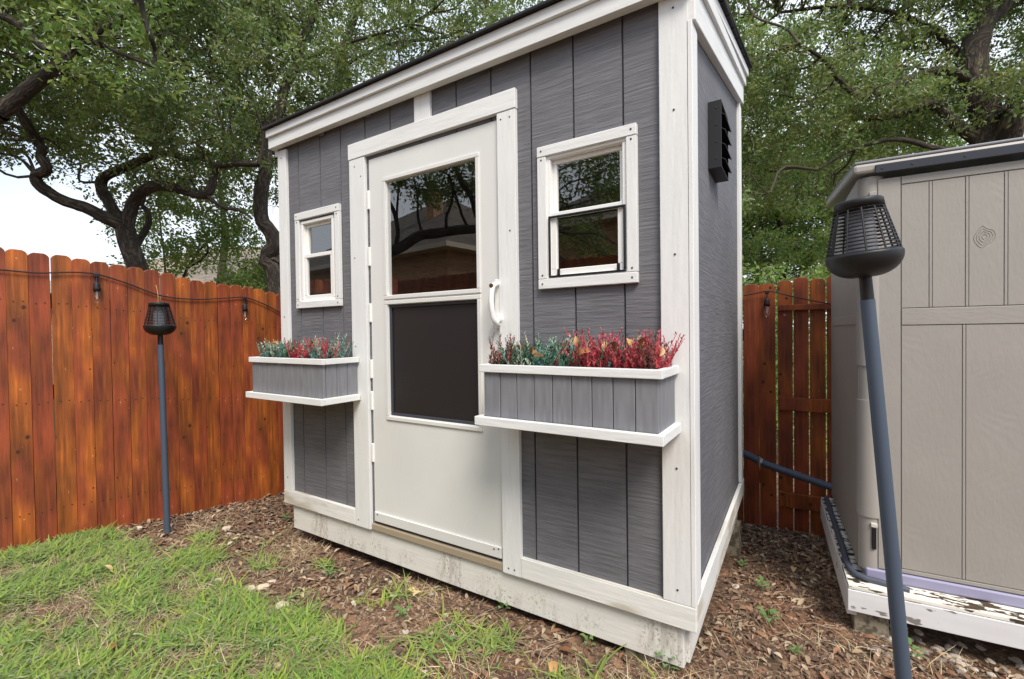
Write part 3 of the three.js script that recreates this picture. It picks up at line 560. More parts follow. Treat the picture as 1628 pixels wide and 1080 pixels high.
  const planks = (cuts, a, b) => { const e = [gl + 0.002, ...cuts, ...[1.2, 1.4, 1.5].filter(q => q > cuts[cuts.length - 1] + 0.05)]; e.push(x1 - 0.05); for (let i = 0; i < e.length - 1; i++) P('plank', bx(e[i] + (i ? 0.006 : 0), e[i + 1] - 0.006, a, b, zf - 0.006, zf - 0.0015, 'y', 0.8, 0.0025), M.resin, front), i && P('bead', bx(e[i] - 0.0045, e[i] + 0.0045, a, b, zf - 0.006, zf - 0.0005, 'y', 0.8, 0.002), M.resin, front); };
  planks(ups, m1 + 0.003, yt - 0.002); planks(lows, b1 + 0.003, m0 - 0.003);
  const swirl = (cx, cy, R, n) => { for (let i = 0; i < n; i++) { const t = (i + 1) / n, pts = []; for (let k = 0; k < 10; k++) { const a = k / 10 * 6.283; pts.push(V3(cx + R * t * Math.cos(a) * (1 + 0.25 * Math.sin(a * 2 + 1)), cy + 1.5 * R * t * Math.sin(a) * (1 + 0.2 * Math.cos(a * 3)), zf - 0.0016)); } P('knot_relief', tube(pts, 0.0016, 4, 40, true), M.resin, front); } };
  const kp = pix(1566, 376, zf); swirl(kp.x, kp.y, 0.026, 4);
  // hinge, latch
  for (const [a, b] of [[873, 835]]) { const p = pix(1384, (a + b) / 2, zf); P('hinge', bx(dl - 0.022, dl - 0.006, p.y - 0.05, p.y + 0.045, zf - 0.01, zf + 0.008, 'y', 1, 0.003), M.black, s); P('hinge_cap', bx(dl - 0.026, dl - 0.002, p.y + 0.046, p.y + 0.064, zf - 0.012, zf + 0.01, 'x', 1, 0.003), flat(205, 200, 192, 0.4), s); }
  { const p = pix(1387, 311, zf); P('clip', bx(p.x - 0.012, p.x + 0.014, p.y - 0.014, p.y + 0.014, zf - 0.01, zf + 0.012, 'x', 1, 0.003), M.resinPlain, s); }
  // roof: a slab rising to the back, with rounded front corner and dark trim strip
  const rz = (y, z) => y - 0.1 * (z - zf);
  const slab = g => { const p = g.attributes.position; for (let i = 0; i < p.count; i++) p.setY(i, rz(p.getY(i), p.getZ(i))); g.computeVertexNormals(); return g; };
  P('roof', slab(bx(x0 - 0.022, x1 + 0.03, y1 - 0.012, y1 + 0.03, zb - 0.02, zf + 0.022, 'x', 0.8, 0.012)), M.resinPlain, s);
  P('roof_trim', bx(dl - 0.012, x1 + 0.02, y1 - 0.022, y1 + 0.014, zf + 0.0225, zf + 0.03, 'x', 1, 0.003), M.resinDark, s);
  P('roof_cap', slab(bx(x0 - 0.018, x1 + 0.026, y1 + 0.0305, y1 + 0.042, zb - 0.02, zf + 0.018, 'x', 0.8, 0.005)), flat(120, 122, 128, 0.5), s);
  nails(s, [0.012, 0.11, 0.27, 0.5, 0.75, 1.0].map(q => [dl + q, y1 - 0.004, zf + 0.031]));
}

// ---- drain pipe from behind the grey shed to the taupe one
{
  const o = thing('grey_pipe', 'grey plastic pipe with metal clamp crossing before the gate', 'pipe');
  const p = [onz(1150, 708, -1.85), onz(1185, 722, -1.9), onz(1215, 737, -1.92), onz(1262, 754, -1.92), onz(1322, 775, -1.9), onz(1350, 784, -1.88)];
  P('tube', tube(p, 0.024, 14, 40), M.pipe, o);
  const c = new THREE.CatmullRomCurve3(p), at = (t, name, r, h, m) => { const q = c.getPointAt(t), d = c.getTangentAt(t), g = new THREE.CylinderGeometry(r, r, h, 20); g.applyQuaternion(new THREE.Quaternion().setFromUnitVectors(V3(0, 1, 0), d)); g.translate(q.x, q.y, q.z); return P(name, g, m, o); };
  at(0.33, 'clamp', 0.028, 0.02, M.steel); at(0.62, 'coupling', 0.0262, 0.05, M.pipe);
  const q = c.getPointAt(0.33); P('clamp_screw', new THREE.CylinderGeometry(0.006, 0.006, 0.06, 8).translate(q.x, q.y + 0.01, q.z + 0.03), M.steel, o);
}

// ================================================================ TREES
function leafCluster(n, R, L, w) {
  const pos = [], nor = [], uv = [];
  for (let i = 0; i < n; i++) {
    const c = V3(rr(-1, 1), rr(-1, 1), rr(-1, 1)).multiplyScalar(R), d = V3(rr(-1, 1), rr(-0.7, 0.5), rr(-1, 1)).normalize(), s = V3(rr(-1, 1), rr(-0.4, 0.4), rr(-1, 1)).cross(d).normalize(), k = rr(0.7, 1.25);
    const a = c.clone().addScaledVector(d, -L * k / 2), b = c.clone().addScaledVector(d, L * k / 2), e = c.clone().addScaledVector(s, w * k / 2), f = c.clone().addScaledVector(s, -w * k / 2), nn = d.clone().cross(s);
    e.addScaledVector(nn, w * 0.18); f.addScaledVector(nn, w * 0.18);
    for (const p of [a, b, e, a, f, b]) { pos.push(p.x, p.y, p.z); nor.push(nn.x, nn.y, nn.z); uv.push(0, 0); }
  }
  const g = new THREE.BufferGeometry(); g.setAttribute('position', new THREE.Float32BufferAttribute(pos, 3)); g.setAttribute('normal', new THREE.Float32BufferAttribute(nor, 3)); g.setAttribute('uv', new THREE.Float32BufferAttribute(uv, 2)); return g;
}
const clusters = [0, 1, 2].map(() => leafCluster(14, 0.115, 0.06, 0.028)), clustersBig = [0, 1].map(() => leafCluster(10, 0.13, 0.085, 0.042));
function leafMat(r, g, b) { const m = new THREE.MeshPhysicalMaterial({ roughness: 1, transmission: 0.5, thickness: 0, side: THREE.DoubleSide }); m.color.setRGB(r, g, b); return m; }
const dummy = new THREE.Object3D();
function crown(tree, blobs, mat, per, geos, tint = [0.7, 1.25]) {
  // blobs: [centre, rx, ry]; leaves sit in clumps inside each, denser toward the outside of a clump
  geos.forEach((geo, gi) => {
    const list = [];
    for (const [c, R, Ry] of blobs) { const n = Math.round(per * R * R / geos.length), nc = 7; const cl = []; for (let k = 0; k < nc; k++) cl.push(V3(rr(-1, 1), rr(-1, 1), rr(-1, 1)).multiplyScalar(0.95));
      for (let i = 0; i < n; i++) { const q = cl[Math.floor(rnd() * nc)], v = V3(rr(-1, 1) + rr(-0.6, 0.6), rr(-1, 1), rr(-1, 1) + rr(-0.6, 0.6)).multiplyScalar(rr(0.1, 0.36)).add(q); list.push(V3(c.x + v.x * R, c.y + v.y * Ry, c.z + v.z * R)); } }
    const im = new THREE.InstancedMesh(geo, mat, list.length); im.name = 'crown'; im.castShadow = im.receiveShadow = true; im.userData.kind = 'stuff';
    const col = new THREE.Color();
    list.forEach((p, i) => { dummy.position.copy(p); dummy.rotation.set(rr(-0.6, 0.6), rr(0, 6.28), rr(-0.6, 0.6)); dummy.scale.setScalar(rr(0.75, 1.25)); dummy.updateMatrix(); im.setMatrixAt(i, dummy.matrix); const k = rr(...tint), y = rnd(); col.setRGB(k * (0.85 + 0.5 * y), k, k * (0.8 + 0.3 * rnd())); im.setColorAt(i, col); });
    tree.add(im);
  });
}
function twigs(tree, blobs, anchors, n = 5, m = M.twig, r = 0.014) {
  const gs = [];
  for (const [c, R, Ry] of blobs) {
    let best = anchors[0]; for (const a of anchors) if (a.distanceToSquared(c) < best.distanceToSquared(c)) best = a;
    const path = (a, b, r0, r1) => { const k = 4, pts = [a]; for (let i = 1; i < k; i++) pts.push(a.clone().lerp(b, i / k).add(V3(rr(-1, 1), rr(-1, 1), rr(-1, 1)).multiplyScalar(0.09 * a.distanceTo(b)))); pts.push(b); gs.push(taper(pts, r0, r1, 5, 3, 0)); return pts; };
    const main = path(best, c, r * 1.3, r * 0.7);
    for (let i = 0; i < n; i++) { const s = main[2 + Math.floor(rnd() * 3)], e = c.clone().add(V3(rr(-1, 1) * R, rr(-1, 1) * Ry, rr(-1, 1) * R)); const q = path(s, e, r * 0.55, r * 0.2); for (let j = 0; j < 2; j++) path(q[2 + j], q[2 + j].clone().add(V3(rr(-1, 1), rr(-1, 1), rr(-1, 1)).multiplyScalar(0.35 * R)), r * 0.25, r * 0.12); }
  }
  const t = P('twigs', merge(gs), m, tree); t.userData.kind = 'stuff';
}
function tree(label, limbs, blobs, mat, per, geos, opt = {}) {
  const o = thing(opt.name || 'oak_tree', label, 'tree', [0, 0, 0], opt.group || 'trees round the yard'), anchors = [];
  limbs.forEach(([pts, r0, r1], i) => { const m = P(i ? 'limb' : 'trunk', taper(pts, r0, r1, i ? 8 : 12, 5, 0.12), M.bark, o); anchors.push(...new THREE.CatmullRomCurve3(pts).getPoints(pts.length * 2).slice(i ? 2 : pts.length)); });
  twigs(o, blobs, anchors, opt.n || 5, M.twig, opt.r || 0.014);
  crown(o, blobs, mat, per, geos, opt.tint);
  return o;
}
const px = (t, list) => list.map(([a, b, dt]) => dep(a, b, t + (dt || 0)));
const foot = (a, t) => { const p = dep(a, 560, t); p.y = ground(p.x, p.z) - 0.2; return p; };
// spread clumps over a stretch of air beyond the fence
function spread(x0, x1, y0, y1, t0, t1, step, R, keep) {
  const out = [];
  for (let a = x0; a <= x1; a += step) for (let b = y0; b <= y1; b += step * 0.85) { const A = a + rr(-0.45, 0.45) * step, B = b + rr(-0.45, 0.45) * step; if (keep && !keep(A, B)) continue; out.push([dep(A, B, rr(t0, t1)), R * rr(0.75, 1.25), R * rr(0.5, 0.8)]); }
  return out;
}
const G = { oak: leafMat(0.16, 0.245, 0.055), fresh: leafMat(0.19, 0.31, 0.055) };
{ // gnarled oak behind the orange fence
  const T = 6.2;
  tree('gnarled dark oak with three twisting limbs behind the orange fence', [
    [[foot(228, T), ...px(T, [[222, 440], [206, 395], [198, 360]])], 0.15, 0.11],
    [px(T, [[200, 362], [175, 350, -0.1], [134, 330, -0.2], [90, 314, -0.3], [61, 292, -0.4], [57, 280, -0.4], [75, 268, -0.5], [64, 247, -0.5], [68, 238, -0.5], [61, 228, -0.5], [39, 191, -0.7], [24, 167, -0.8]]), 0.085, 0.04],
    [px(T, [[196, 362], [187, 348, 0.1], [173, 322, 0.1], [161, 299, 0.2], [163, 285, 0.2], [191, 269, 0.2], [220, 257, 0.3], [244, 248, 0.3], [269, 244, 0.4], [297, 253, 0.4], [326, 248, 0.5], [358, 253, 0.5]]), 0.085, 0.03],
    [px(T, [[200, 364], [212, 322], [228, 303, -0.1], [253, 295, -0.2], [285, 301, -0.2], [326, 310, -0.3], [336, 297, -0.3], [342, 269, -0.3], [367, 261, -0.4], [411, 261, -0.4]]), 0.085, 0.035],
    [px(T, [[326, 309, -0.3], [354, 330, -0.3], [379, 334, -0.3], [401, 348, -0.3]]), 0.03, 0.012],
    [px(T, [[207, 395], [222, 380, 0.3], [234, 360, 0.4], [236, 342, 0.5], [226, 326, 0.6]]), 0.06, 0.03],
    [px(T, [[244, 248, 0.3], [250, 215, 0.4], [240, 170, 0.5], [262, 120, 0.6], [255, 60, 0.8]]), 0.045, 0.02],
    [px(T, [[24, 167, -0.8], [60, 110, -0.8], [50, 50, -0.8]]), 0.035, 0.02]],
    spread(-160, 430, -160, 330, 5.6, 7.6, 64, 0.55, (a, b) => !(a < 175 && b > 250 + a * 0.1) && !(a > 250 && b > 300)), G.oak, 290, clusters, { n: 4 });
}
{ // tall oak by the shed's far corner
  const T = 6.6;
  tree('tall oak with a leaning twin stem rising behind the shed roof', [
    [[foot(440, T), ...px(T, [[434, 430], [420, 411], [436, 391], [432, 371], [416, 350], [415, 306], [424, 265], [420, 228], [426, 196]])], 0.13, 0.085],
    [px(T, [[425, 200], [444, 178, 0.1], [452, 143, 0.2], [469, 106, 0.3], [481, 65, 0.4], [497, 24, 0.5], [512, -20, 0.6], [530, -90, 0.8]]), 0.075, 0.04],
    [px(T, [[434, 420], [470, 330, 1.0], [520, 210, 1.4], [534, 159, 1.6], [542, 106, 1.8], [560, 40, 2], [590, -40, 2]]), 0.09, 0.05],
    [px(T, [[421, 236], [440, 250, 0.5], [400, 262, 0.3]]), 0.04, 0.02],
    [px(T, [[469, 106, 0.3], [520, 80, 0.4], [580, 60, 0.4], [650, 40, 0.6]]), 0.03, 0.015],
    [px(T, [[542, 106, 1.8], [620, 70, 1.8], [700, 60, 1.8], [780, 30, 2]]), 0.035, 0.015]],
    spread(395, 810, -220, 200, 6.4, 9, 66, 0.62, (a, b) => !(b > 200 - (a - 430) * 0.45 + 60)), G.oak, 250, clusters, { n: 4 });
}
{ // branches of an oak standing outside the frame
  const T = 4.6;
  tree('oak reaching over the orange fence with bright green leaves and crossing boughs', [
    [[(() => { const p = dep(-420, 560, 5.2); p.y = ground(p.x, p.z) - 0.2; return p; })(), ...px(T, [[-330, 330, 0.5], [-180, 255, 0.3], [-60, 205], [0, 179]])], 0.17, 0.085],
    [px(T, [[0, 179], [33, 151], [81, 114], [114, 86], [134, 61], [171, 45], [208, 16], [240, -40]]), 0.075, 0.035],
    [px(T, [[-180, 255, 0.3], [-120, 60, -0.2], [-40, 10, -0.2], [0, 24, -0.3], [37, 45, -0.3], [61, 69, -0.3], [77, 81, -0.3]]), 0.07, 0.028],
    [px(T, [[114, 86], [122, 57, -0.2], [163, 73, -0.2], [204, 90, -0.3], [244, 106, -0.3]]), 0.03, 0.014],
    [px(T, [[244, 106, -0.3], [246, 81, -0.3], [240, 60, -0.4], [228, 24, -0.4], [220, -30, -0.5]]), 0.016, 0.025]],
    spread(-330, 330, -330, 110, 4.1, 5.4, 84, 0.5, (a, b) => !(a > 200 && b > 60)), G.fresh, 200, clusters, { n: 4 });
}
{ // young trees and scrub in front of the neighbour's roof
  const T = 8;
  tree('slender young tree with light green leaves in front of the beige roof', [
    [[foot(285, T), ...px(T, [[292, 440], [305, 415], [322, 392], [345, 375], [372, 352]])], 0.035, 0.015],
    [px(T, [[300, 425], [318, 415], [330, 400], [326, 375], [318, 350]]), 0.02, 0.01], [px(T, [[262, 470], [262, 420], [256, 370], [252, 330]]), 0.02, 0.01]],
    spread(240, 420, 335, 420, 7.4, 9, 50, 0.36), G.fresh, 420, clusters, { name: 'young_tree', r: 0.006, n: 4 });
  const T2 = 7;
  tree('low leafy shrub beside the shed showing over the orange fence', [[[foot(425, T2), ...px(T2, [[425, 470], [418, 440]])], 0.03, 0.01]], [[dep(410, 440, T2), 0.3, 0.22], [dep(440, 455, T2), 0.3, 0.2], [dep(380, 452, T2 + 0.5), 0.3, 0.2]], G.fresh, 900, clusters, { name: 'shrub', r: 0.006 });
}
{ // big oak behind the taupe shed
  const T = 6.4;
  tree('large oak with thick dark trunk behind the taupe shed', [
    [[foot(1600, T), ...px(T, [[1580, 330], [1568, 240], [1572, 200], [1556, 150], [1546, 118], [1560, 40], [1590, 8], [1620, -60]])], 0.23, 0.13],
    [px(T, [[1560, 225], [1530, 205, 0.1], [1487, 168, 0.2], [1429, 180, 0.3], [1375, 188, 0.4], [1350, 164, 0.5], [1310, 140, 0.7]]), 0.09, 0.03],
    [px(T, [[1548, 130], [1500, 110, -0.2], [1451, 124, -0.3], [1411, 142, -0.4], [1367, 153, -0.5], [1340, 133, -0.5], [1310, 95, -0.6], [1270, 70, -0.7]]), 0.06, 0.02],
    [px(T, [[1590, 260], [1612, 190, -0.3], [1640, 120, -0.4], [1690, 60, -0.4]]), 0.16, 0.09],
    [px(T, [[1565, 240], [1520, 240, -0.3], [1482, 234, -0.4], [1430, 222, -0.4], [1370, 232, -0.3], [1300, 270, -0.2]]), 0.05, 0.014],
    [px(T, [[1546, 118], [1500, 60, 0.4], [1420, 20, 0.6], [1330, 10, 0.8], [1240, 20, 1]]), 0.06, 0.02]],
    spread(1150, 1800, -260, 300, 5.6, 8.2, 72, 0.58, (a, b) => !(a > 1380 && b > 205)), G.oak, 330, clusters, { n: 6 });
}
{ // lighter trees farther back
  const far = (a, b, T, label) => tree(label, [[[foot(a, T), dep(a, 470, T), dep(a + 10, 400, T), dep(a - 6, 330, T)], 0.14, 0.06]], spread(a - 130, a + 130, b, 470, T - 1, T + 1.5, 60, 0.85), G.fresh, 260, clustersBig, { n: 3 });
  tree('leafy shrub showing through the gaps of the gate', [[[foot(1260, 6), dep(1258, 700, 6), dep(1255, 600, 6)], 0.03, 0.012]], spread(1190, 1345, 470, 800, 5.2, 6.6, 56, 0.36), G.fresh, 520, clusters, { name: 'shrub', r: 0.006, n: 3 });
  far(1240, 250, 11.5, 'light green tree beyond the gate'); far(1400, 150, 13, 'light green tree standing behind the large oak'); far(1120, 60, 13, 'light green tree hidden mostly by the grey shed');
  const farL = (a, b, T, label) => tree(label, [[[foot(a, T), dep(a, 450, T), dep(a + 8, 380, T), dep(a, 300, T)], 0.14, 0.06]], spread(a - 120, a + 120, b, 330, T - 1, T + 2, 70, 0.9), G.oak, 80, clustersBig, { n: 3 });
  farL(350, 40, 13, 'oak beyond the neighbouring roof'); farL(620, -60, 14, 'oak far behind the shed roof');
}
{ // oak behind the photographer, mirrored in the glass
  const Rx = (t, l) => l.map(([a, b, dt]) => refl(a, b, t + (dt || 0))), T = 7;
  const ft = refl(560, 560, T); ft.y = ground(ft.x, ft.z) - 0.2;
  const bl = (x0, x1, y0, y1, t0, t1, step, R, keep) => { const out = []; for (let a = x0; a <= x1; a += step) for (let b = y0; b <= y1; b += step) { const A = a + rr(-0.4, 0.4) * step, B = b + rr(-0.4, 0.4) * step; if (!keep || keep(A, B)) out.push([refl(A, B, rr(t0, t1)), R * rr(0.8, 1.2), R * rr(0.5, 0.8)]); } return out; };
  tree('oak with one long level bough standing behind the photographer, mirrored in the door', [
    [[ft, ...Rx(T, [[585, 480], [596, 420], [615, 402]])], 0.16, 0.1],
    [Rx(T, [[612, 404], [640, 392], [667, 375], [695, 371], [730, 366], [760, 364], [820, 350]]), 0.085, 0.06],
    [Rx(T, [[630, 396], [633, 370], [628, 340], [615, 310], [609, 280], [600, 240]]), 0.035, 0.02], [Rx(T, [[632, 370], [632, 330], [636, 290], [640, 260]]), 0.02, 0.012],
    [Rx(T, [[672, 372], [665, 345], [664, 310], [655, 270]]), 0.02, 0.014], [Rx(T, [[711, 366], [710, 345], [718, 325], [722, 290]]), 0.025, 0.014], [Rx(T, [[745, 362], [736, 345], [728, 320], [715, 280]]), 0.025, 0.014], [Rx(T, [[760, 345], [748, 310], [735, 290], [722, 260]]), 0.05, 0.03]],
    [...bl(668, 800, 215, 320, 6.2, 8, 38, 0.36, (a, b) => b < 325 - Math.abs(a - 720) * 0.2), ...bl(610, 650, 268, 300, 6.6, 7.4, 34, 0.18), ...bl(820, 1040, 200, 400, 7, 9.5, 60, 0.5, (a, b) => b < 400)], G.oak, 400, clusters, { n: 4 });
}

// ================================================================ HOUSES
function house(o, w, d, eave, ridge, wall, roof, over = 0.5) {
  P('wall', bx(-w / 2, w / 2, 0, eave, -d, 0, 'x', 1, 0), wall, o);
  const a = [-w / 2 - over, eave, over], b = [w / 2 + over, eave, over], c = [w / 2 + over, eave, -d - over], e = [-w / 2 - over, eave, -d - over], hip = Math.min(d / 2, w / 2 - 0.4), r0 = [-w / 2 + hip, ridge, -d / 2], r1 = [w / 2 - hip, ridge, -d / 2];
  const face = (pts) => { const pos = [], uv = []; const tri = pts.length === 3 ? [0, 1, 2] : [0, 1, 2, 0, 2, 3], A = V3(...pts[0]), ux = V3(...pts[1]).sub(A).normalize(), n = ux.clone().cross(V3(...pts[2]).sub(A)).normalize(), vy = n.clone().cross(ux); for (const i of tri) { const p = V3(...pts[i]), q = p.clone().sub(A); pos.push(p.x, p.y, p.z); uv.push(q.dot(ux), q.dot(vy)); } const g = new THREE.BufferGeometry(); g.setAttribute('position', new THREE.Float32BufferAttribute(pos, 3)); g.setAttribute('uv', new THREE.Float32BufferAttribute(uv, 2)); g.computeVertexNormals(); return g; };
  const R = P('roof', merge([face([a, b, r1, r0]), face([b, c, r1]), face([c, e, r0, r1]), face([e, a, r0])]), roof, o);
  P('soffit', bx(-w / 2 - over, w / 2 + over, eave - 0.16, eave - 0.004, -d - over, over, 'x', 1, 0), flat(190, 178, 160, 0.8), o);
  return R;
}
{
  const p = dep(420, 480, 15); const o = thing('house', 'neighbouring house with a beige shingle hip roof beyond the orange fence', 'house', [p.x, -0.3, p.z]); o.rotation.y = YAW + 0.1;
  house(o, 15, 8, 2.75, 5.1, M.brick, M.roofBeige);
}
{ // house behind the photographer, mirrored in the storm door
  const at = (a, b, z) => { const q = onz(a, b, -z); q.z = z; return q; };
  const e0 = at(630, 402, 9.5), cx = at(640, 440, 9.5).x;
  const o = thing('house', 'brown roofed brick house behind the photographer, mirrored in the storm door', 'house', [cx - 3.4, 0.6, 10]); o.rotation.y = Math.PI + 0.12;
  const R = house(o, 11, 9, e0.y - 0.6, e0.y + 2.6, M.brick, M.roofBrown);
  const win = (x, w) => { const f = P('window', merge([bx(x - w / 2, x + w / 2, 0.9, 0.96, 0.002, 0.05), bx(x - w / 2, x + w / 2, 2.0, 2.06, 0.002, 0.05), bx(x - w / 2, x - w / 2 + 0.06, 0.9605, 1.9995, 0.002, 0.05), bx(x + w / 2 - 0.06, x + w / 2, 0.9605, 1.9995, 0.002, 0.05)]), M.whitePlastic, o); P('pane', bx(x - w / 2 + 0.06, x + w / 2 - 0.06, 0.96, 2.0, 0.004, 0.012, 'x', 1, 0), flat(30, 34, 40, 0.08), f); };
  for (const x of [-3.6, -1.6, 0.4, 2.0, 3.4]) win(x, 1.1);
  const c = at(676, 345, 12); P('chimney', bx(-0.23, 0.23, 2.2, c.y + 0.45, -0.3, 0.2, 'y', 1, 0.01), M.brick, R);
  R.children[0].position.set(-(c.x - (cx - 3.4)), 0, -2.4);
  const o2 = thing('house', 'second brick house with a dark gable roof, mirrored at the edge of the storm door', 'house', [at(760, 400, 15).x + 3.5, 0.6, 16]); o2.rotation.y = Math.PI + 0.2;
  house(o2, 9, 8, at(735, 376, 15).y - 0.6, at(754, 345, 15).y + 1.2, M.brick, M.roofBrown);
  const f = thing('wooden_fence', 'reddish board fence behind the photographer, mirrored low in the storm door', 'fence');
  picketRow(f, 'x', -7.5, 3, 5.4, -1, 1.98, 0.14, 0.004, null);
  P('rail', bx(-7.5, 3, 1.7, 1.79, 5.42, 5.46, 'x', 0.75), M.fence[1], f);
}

// ================================================================ GROUND COVER
const inPoly = (x, z, P2) => { let c = false; for (let i = 0, j = P2.length - 1; i < P2.length; j = i++) { const [xi, zi] = P2[i], [xj, zj] = P2[j]; if ((zi > z) !== (zj > z) && x < (xj - xi) * (z - zi) / (zj - zi) + xi) c = !c; } return c; };
function scatter(name, label, geos, mat, count, area, test, place, colors, tilt) {
  const [x0, x1, z0, z1] = area, col = new THREE.Color();
  geos.forEach((geo, gi) => {
    const list = []; let tries = 0; const want = Math.round(count / geos.length);
    while (list.length < want && tries++ < want * 30) { const x = rr(x0, x1), z = rr(z0, z1); if (rnd() < test(x, z)) list.push([x, z]); }
    const im = new THREE.InstancedMesh(geo, mat, list.length); im.name = numbered(name); im.userData = { kind: 'stuff', label, category: name.replace('_', ' ') }; im.castShadow = im.receiveShadow = true;
    list.forEach(([x, z], i) => { dummy.position.set(x, ground(x, z) + place(), z); dummy.rotation.set(rr(-tilt, tilt), rr(0, 6.283), rr(-tilt, tilt)); dummy.scale.setScalar(rr(0.65, 1.3)); dummy.updateMatrix(); im.setMatrixAt(i, dummy.matrix); const c = colors[Math.floor(rnd() * colors.length)], k = rr(0.8, 1.2); col.setRGB(c[0] * k, c[1] * k, c[2] * k); im.setColorAt(i, col); });
    scene.add(im);
  });
}
const underShed = (x, z) => (x > -W + 0.03 && x < -0.03 && z < -0.05 && z > -D) || (x > 0.5 && z < -0.8) || x < -3.47 || z < -2.15;
function bladeTuft(n, len, w, bend, spreadR) {
  const pos = [], nor = [], uv = [], idx = [];
  for (let i = 0; i < n; i++) {
    const a = rr(0, 6.283), L = len * rr(0.5, 1.2), dx = Math.cos(a), dz = Math.sin(a), bx0 = rr(-1, 1) * spreadR, bz0 = rr(-1, 1) * spreadR, b = bend * rr(0.5, 1.5), base = pos.length / 3, ww = w * rr(0.7, 1.2);
    for (let k = 0; k <= 3; k++) { const t = k / 3, h = L * (t - 0.35 * b * t * t), r = L * b * t * t * 0.9 + L * 0.15 * t, q = ww * (1 - t ** 2) / 2 + 0.0003; pos.push(bx0 + dx * r - dz * q, h, bz0 + dz * r + dx * q, bx0 + dx * r + dz * q, h, bz0 + dz * r - dx * q); nor.push(-dx * 0.5, 0.8, -dz * 0.5, -dx * 0.5, 0.8, -dz * 0.5); uv.push(0, t, 1, t); if (k < 3) { const q0 = base + k * 2; idx.push(q0, q0 + 1, q0 + 2, q0 + 1, q0 + 3, q0 + 2); } }
  }
  const g = new THREE.BufferGeometry(); g.setAttribute('position', new THREE.Float32BufferAttribute(pos, 3)); g.setAttribute('normal', new THREE.Float32BufferAttribute(nor, 3)); g.setAttribute('uv', new THREE.Float32BufferAttribute(uv, 2)); g.setIndex(idx); g.computeVertexNormals(); return g;
}
{
  const poly = [[-120, 905], [0, 872], [170, 850], [215, 862], [250, 905], [320, 862], [352, 880], [345, 935], [440, 975], [540, 1000], [600, 1060], [700, 1110], [500, 1500], [-600, 1500], [-500, 1000]].map(([a, b]) => { const p = onGround(a, b); return [p.x, p.z]; });
  const lush = (x, z) => { if (underShed(x, z)) return 0; const n = fbm(x / 8 + 3, z / 8 + 3, 48, 48, 3, 210), e = 0.10 * (n - 0.5) * 2; return inPoly(x + e, z + e * 0.7, poly) ? 0.06 + 0.94 * sm(0.43, 0.58, n) : 0; };
  const g = leafMat(0.30, 0.43, 0.075);
  const area = [-3.46, 0.2, -0.2, 2.2];
  scatter('grass', 'patchy bright green lawn grass running up to the orange fence', [bladeTuft(8, 0.05, 0.0085, 1.2, 0.022), bladeTuft(7, 0.06, 0.009, 1.5, 0.024), bladeTuft(9, 0.036, 0.0075, 1.0, 0.025)], g, 9500, area, (x, z) => Math.max(lush(x, z), 0), () => -0.004, [[1, 1, 1], [0.8, 0.95, 0.7], [1.3, 1.08, 0.9], [0.6, 0.75, 0.6], [1.15, 1.1, 0.8]], 0.4);
  // scattered single tufts running out over the soil
  const sparse = (x, z) => { if (underShed(x, z) || x < -2.9) return 0; const p = fbm(x / 8 + 1, z / 8 + 1, 60, 60, 2, 220); return z > 0.10 + 0.16 * (x + 1.6) * -0.2 && x < 0.1 ? sm(0.62, 0.74, p) * 0.9 : 0.004; };
  scatter('grass_runner', 'thin runners of green grass spreading over the bare soil', [bladeTuft(5, 0.06, 0.007, 1.2, 0.018), bladeTuft(4, 0.08, 0.007, 1.5, 0.015)], g, 420, [-2.9, 0.6, 0.02, 1.3], sparse, () => -0.003, [[1, 1, 1], [1.25, 1.1, 0.9], [0.8, 0.9, 0.7]], 0.35);
  const straw = flat(255, 255, 255, 0.95); straw.side = THREE.DoubleSide;
  scatter('dry_grass', 'dry straw coloured thatch between the grass and the soil', [bladeTuft(8, 0.03, 0.002, 2.4, 0.035), bladeTuft(6, 0.042, 0.0018, 2.6, 0.04)], straw, 12000, [-3.3, 0.9, -0.75, 2.0], (x, z) => underShed(x, z) ? 0 : (inPoly(x, z, poly) ? 0.9 : z > -0.05 ? sm(0.46, 0.66, fbm(x / 8, z / 8, 32, 32, 3, 230)) : 0.08), () => -0.008, [[0.46, 0.35, 0.20], [0.36, 0.27, 0.16], [0.56, 0.46, 0.30], [0.24, 0.17, 0.11]], 0.5);
  // leaf litter and mulch
  const litter = (x, z) => { if (underShed(x, z)) return 0; if (inPoly(x, z, poly)) return 0.02; const nearFence = Math.exp(-(x + 3.45) * 1.4) * (z < 0.7 ? 1 : 0.3), right = x > -0.02 ? (z < -1.5 ? 1 : 0.2) : 0, back = z < -0.1 && x < -2.4 ? 0.9 : 0, n = fbm(x / 8, z / 8, 40, 40, 3, 240); return Math.min(1, Math.max(nearFence, right, back, 0.16 + 0.5 * sm(0.5, 0.7, n) * (x < -1.2 ? 1 : 0.3))) * sm(0.25, 0.5, n + 0.1); };
  const lm = flat(255, 255, 255, 0.85); lm.side = THREE.DoubleSide;
  scatter('leaf_litter', 'brown fallen oak leaves covering the soil round both sheds', [leafGeo(0.036, 0.016, 0.12, 0.3), leafGeo(0.03, 0.014, 0.25, 0.15), leafGeo(0.046, 0.018, -0.05, 0.4)], lm, 9000, [-3.46, 1.4, -2.14, 1.5], litter, () => rr(0.0, 0.014), [[0.21, 0.13, 0.08], [0.30, 0.21, 0.13], [0.15, 0.09, 0.06], [0.42, 0.33, 0.23], [0.11, 0.07, 0.05], [0.25, 0.13, 0.07]], 0.5);
  const chip = new THREE.BoxGeometry(0.022, 0.003, 0.006), chip2 = new THREE.BoxGeometry(0.012, 0.004, 0.008);
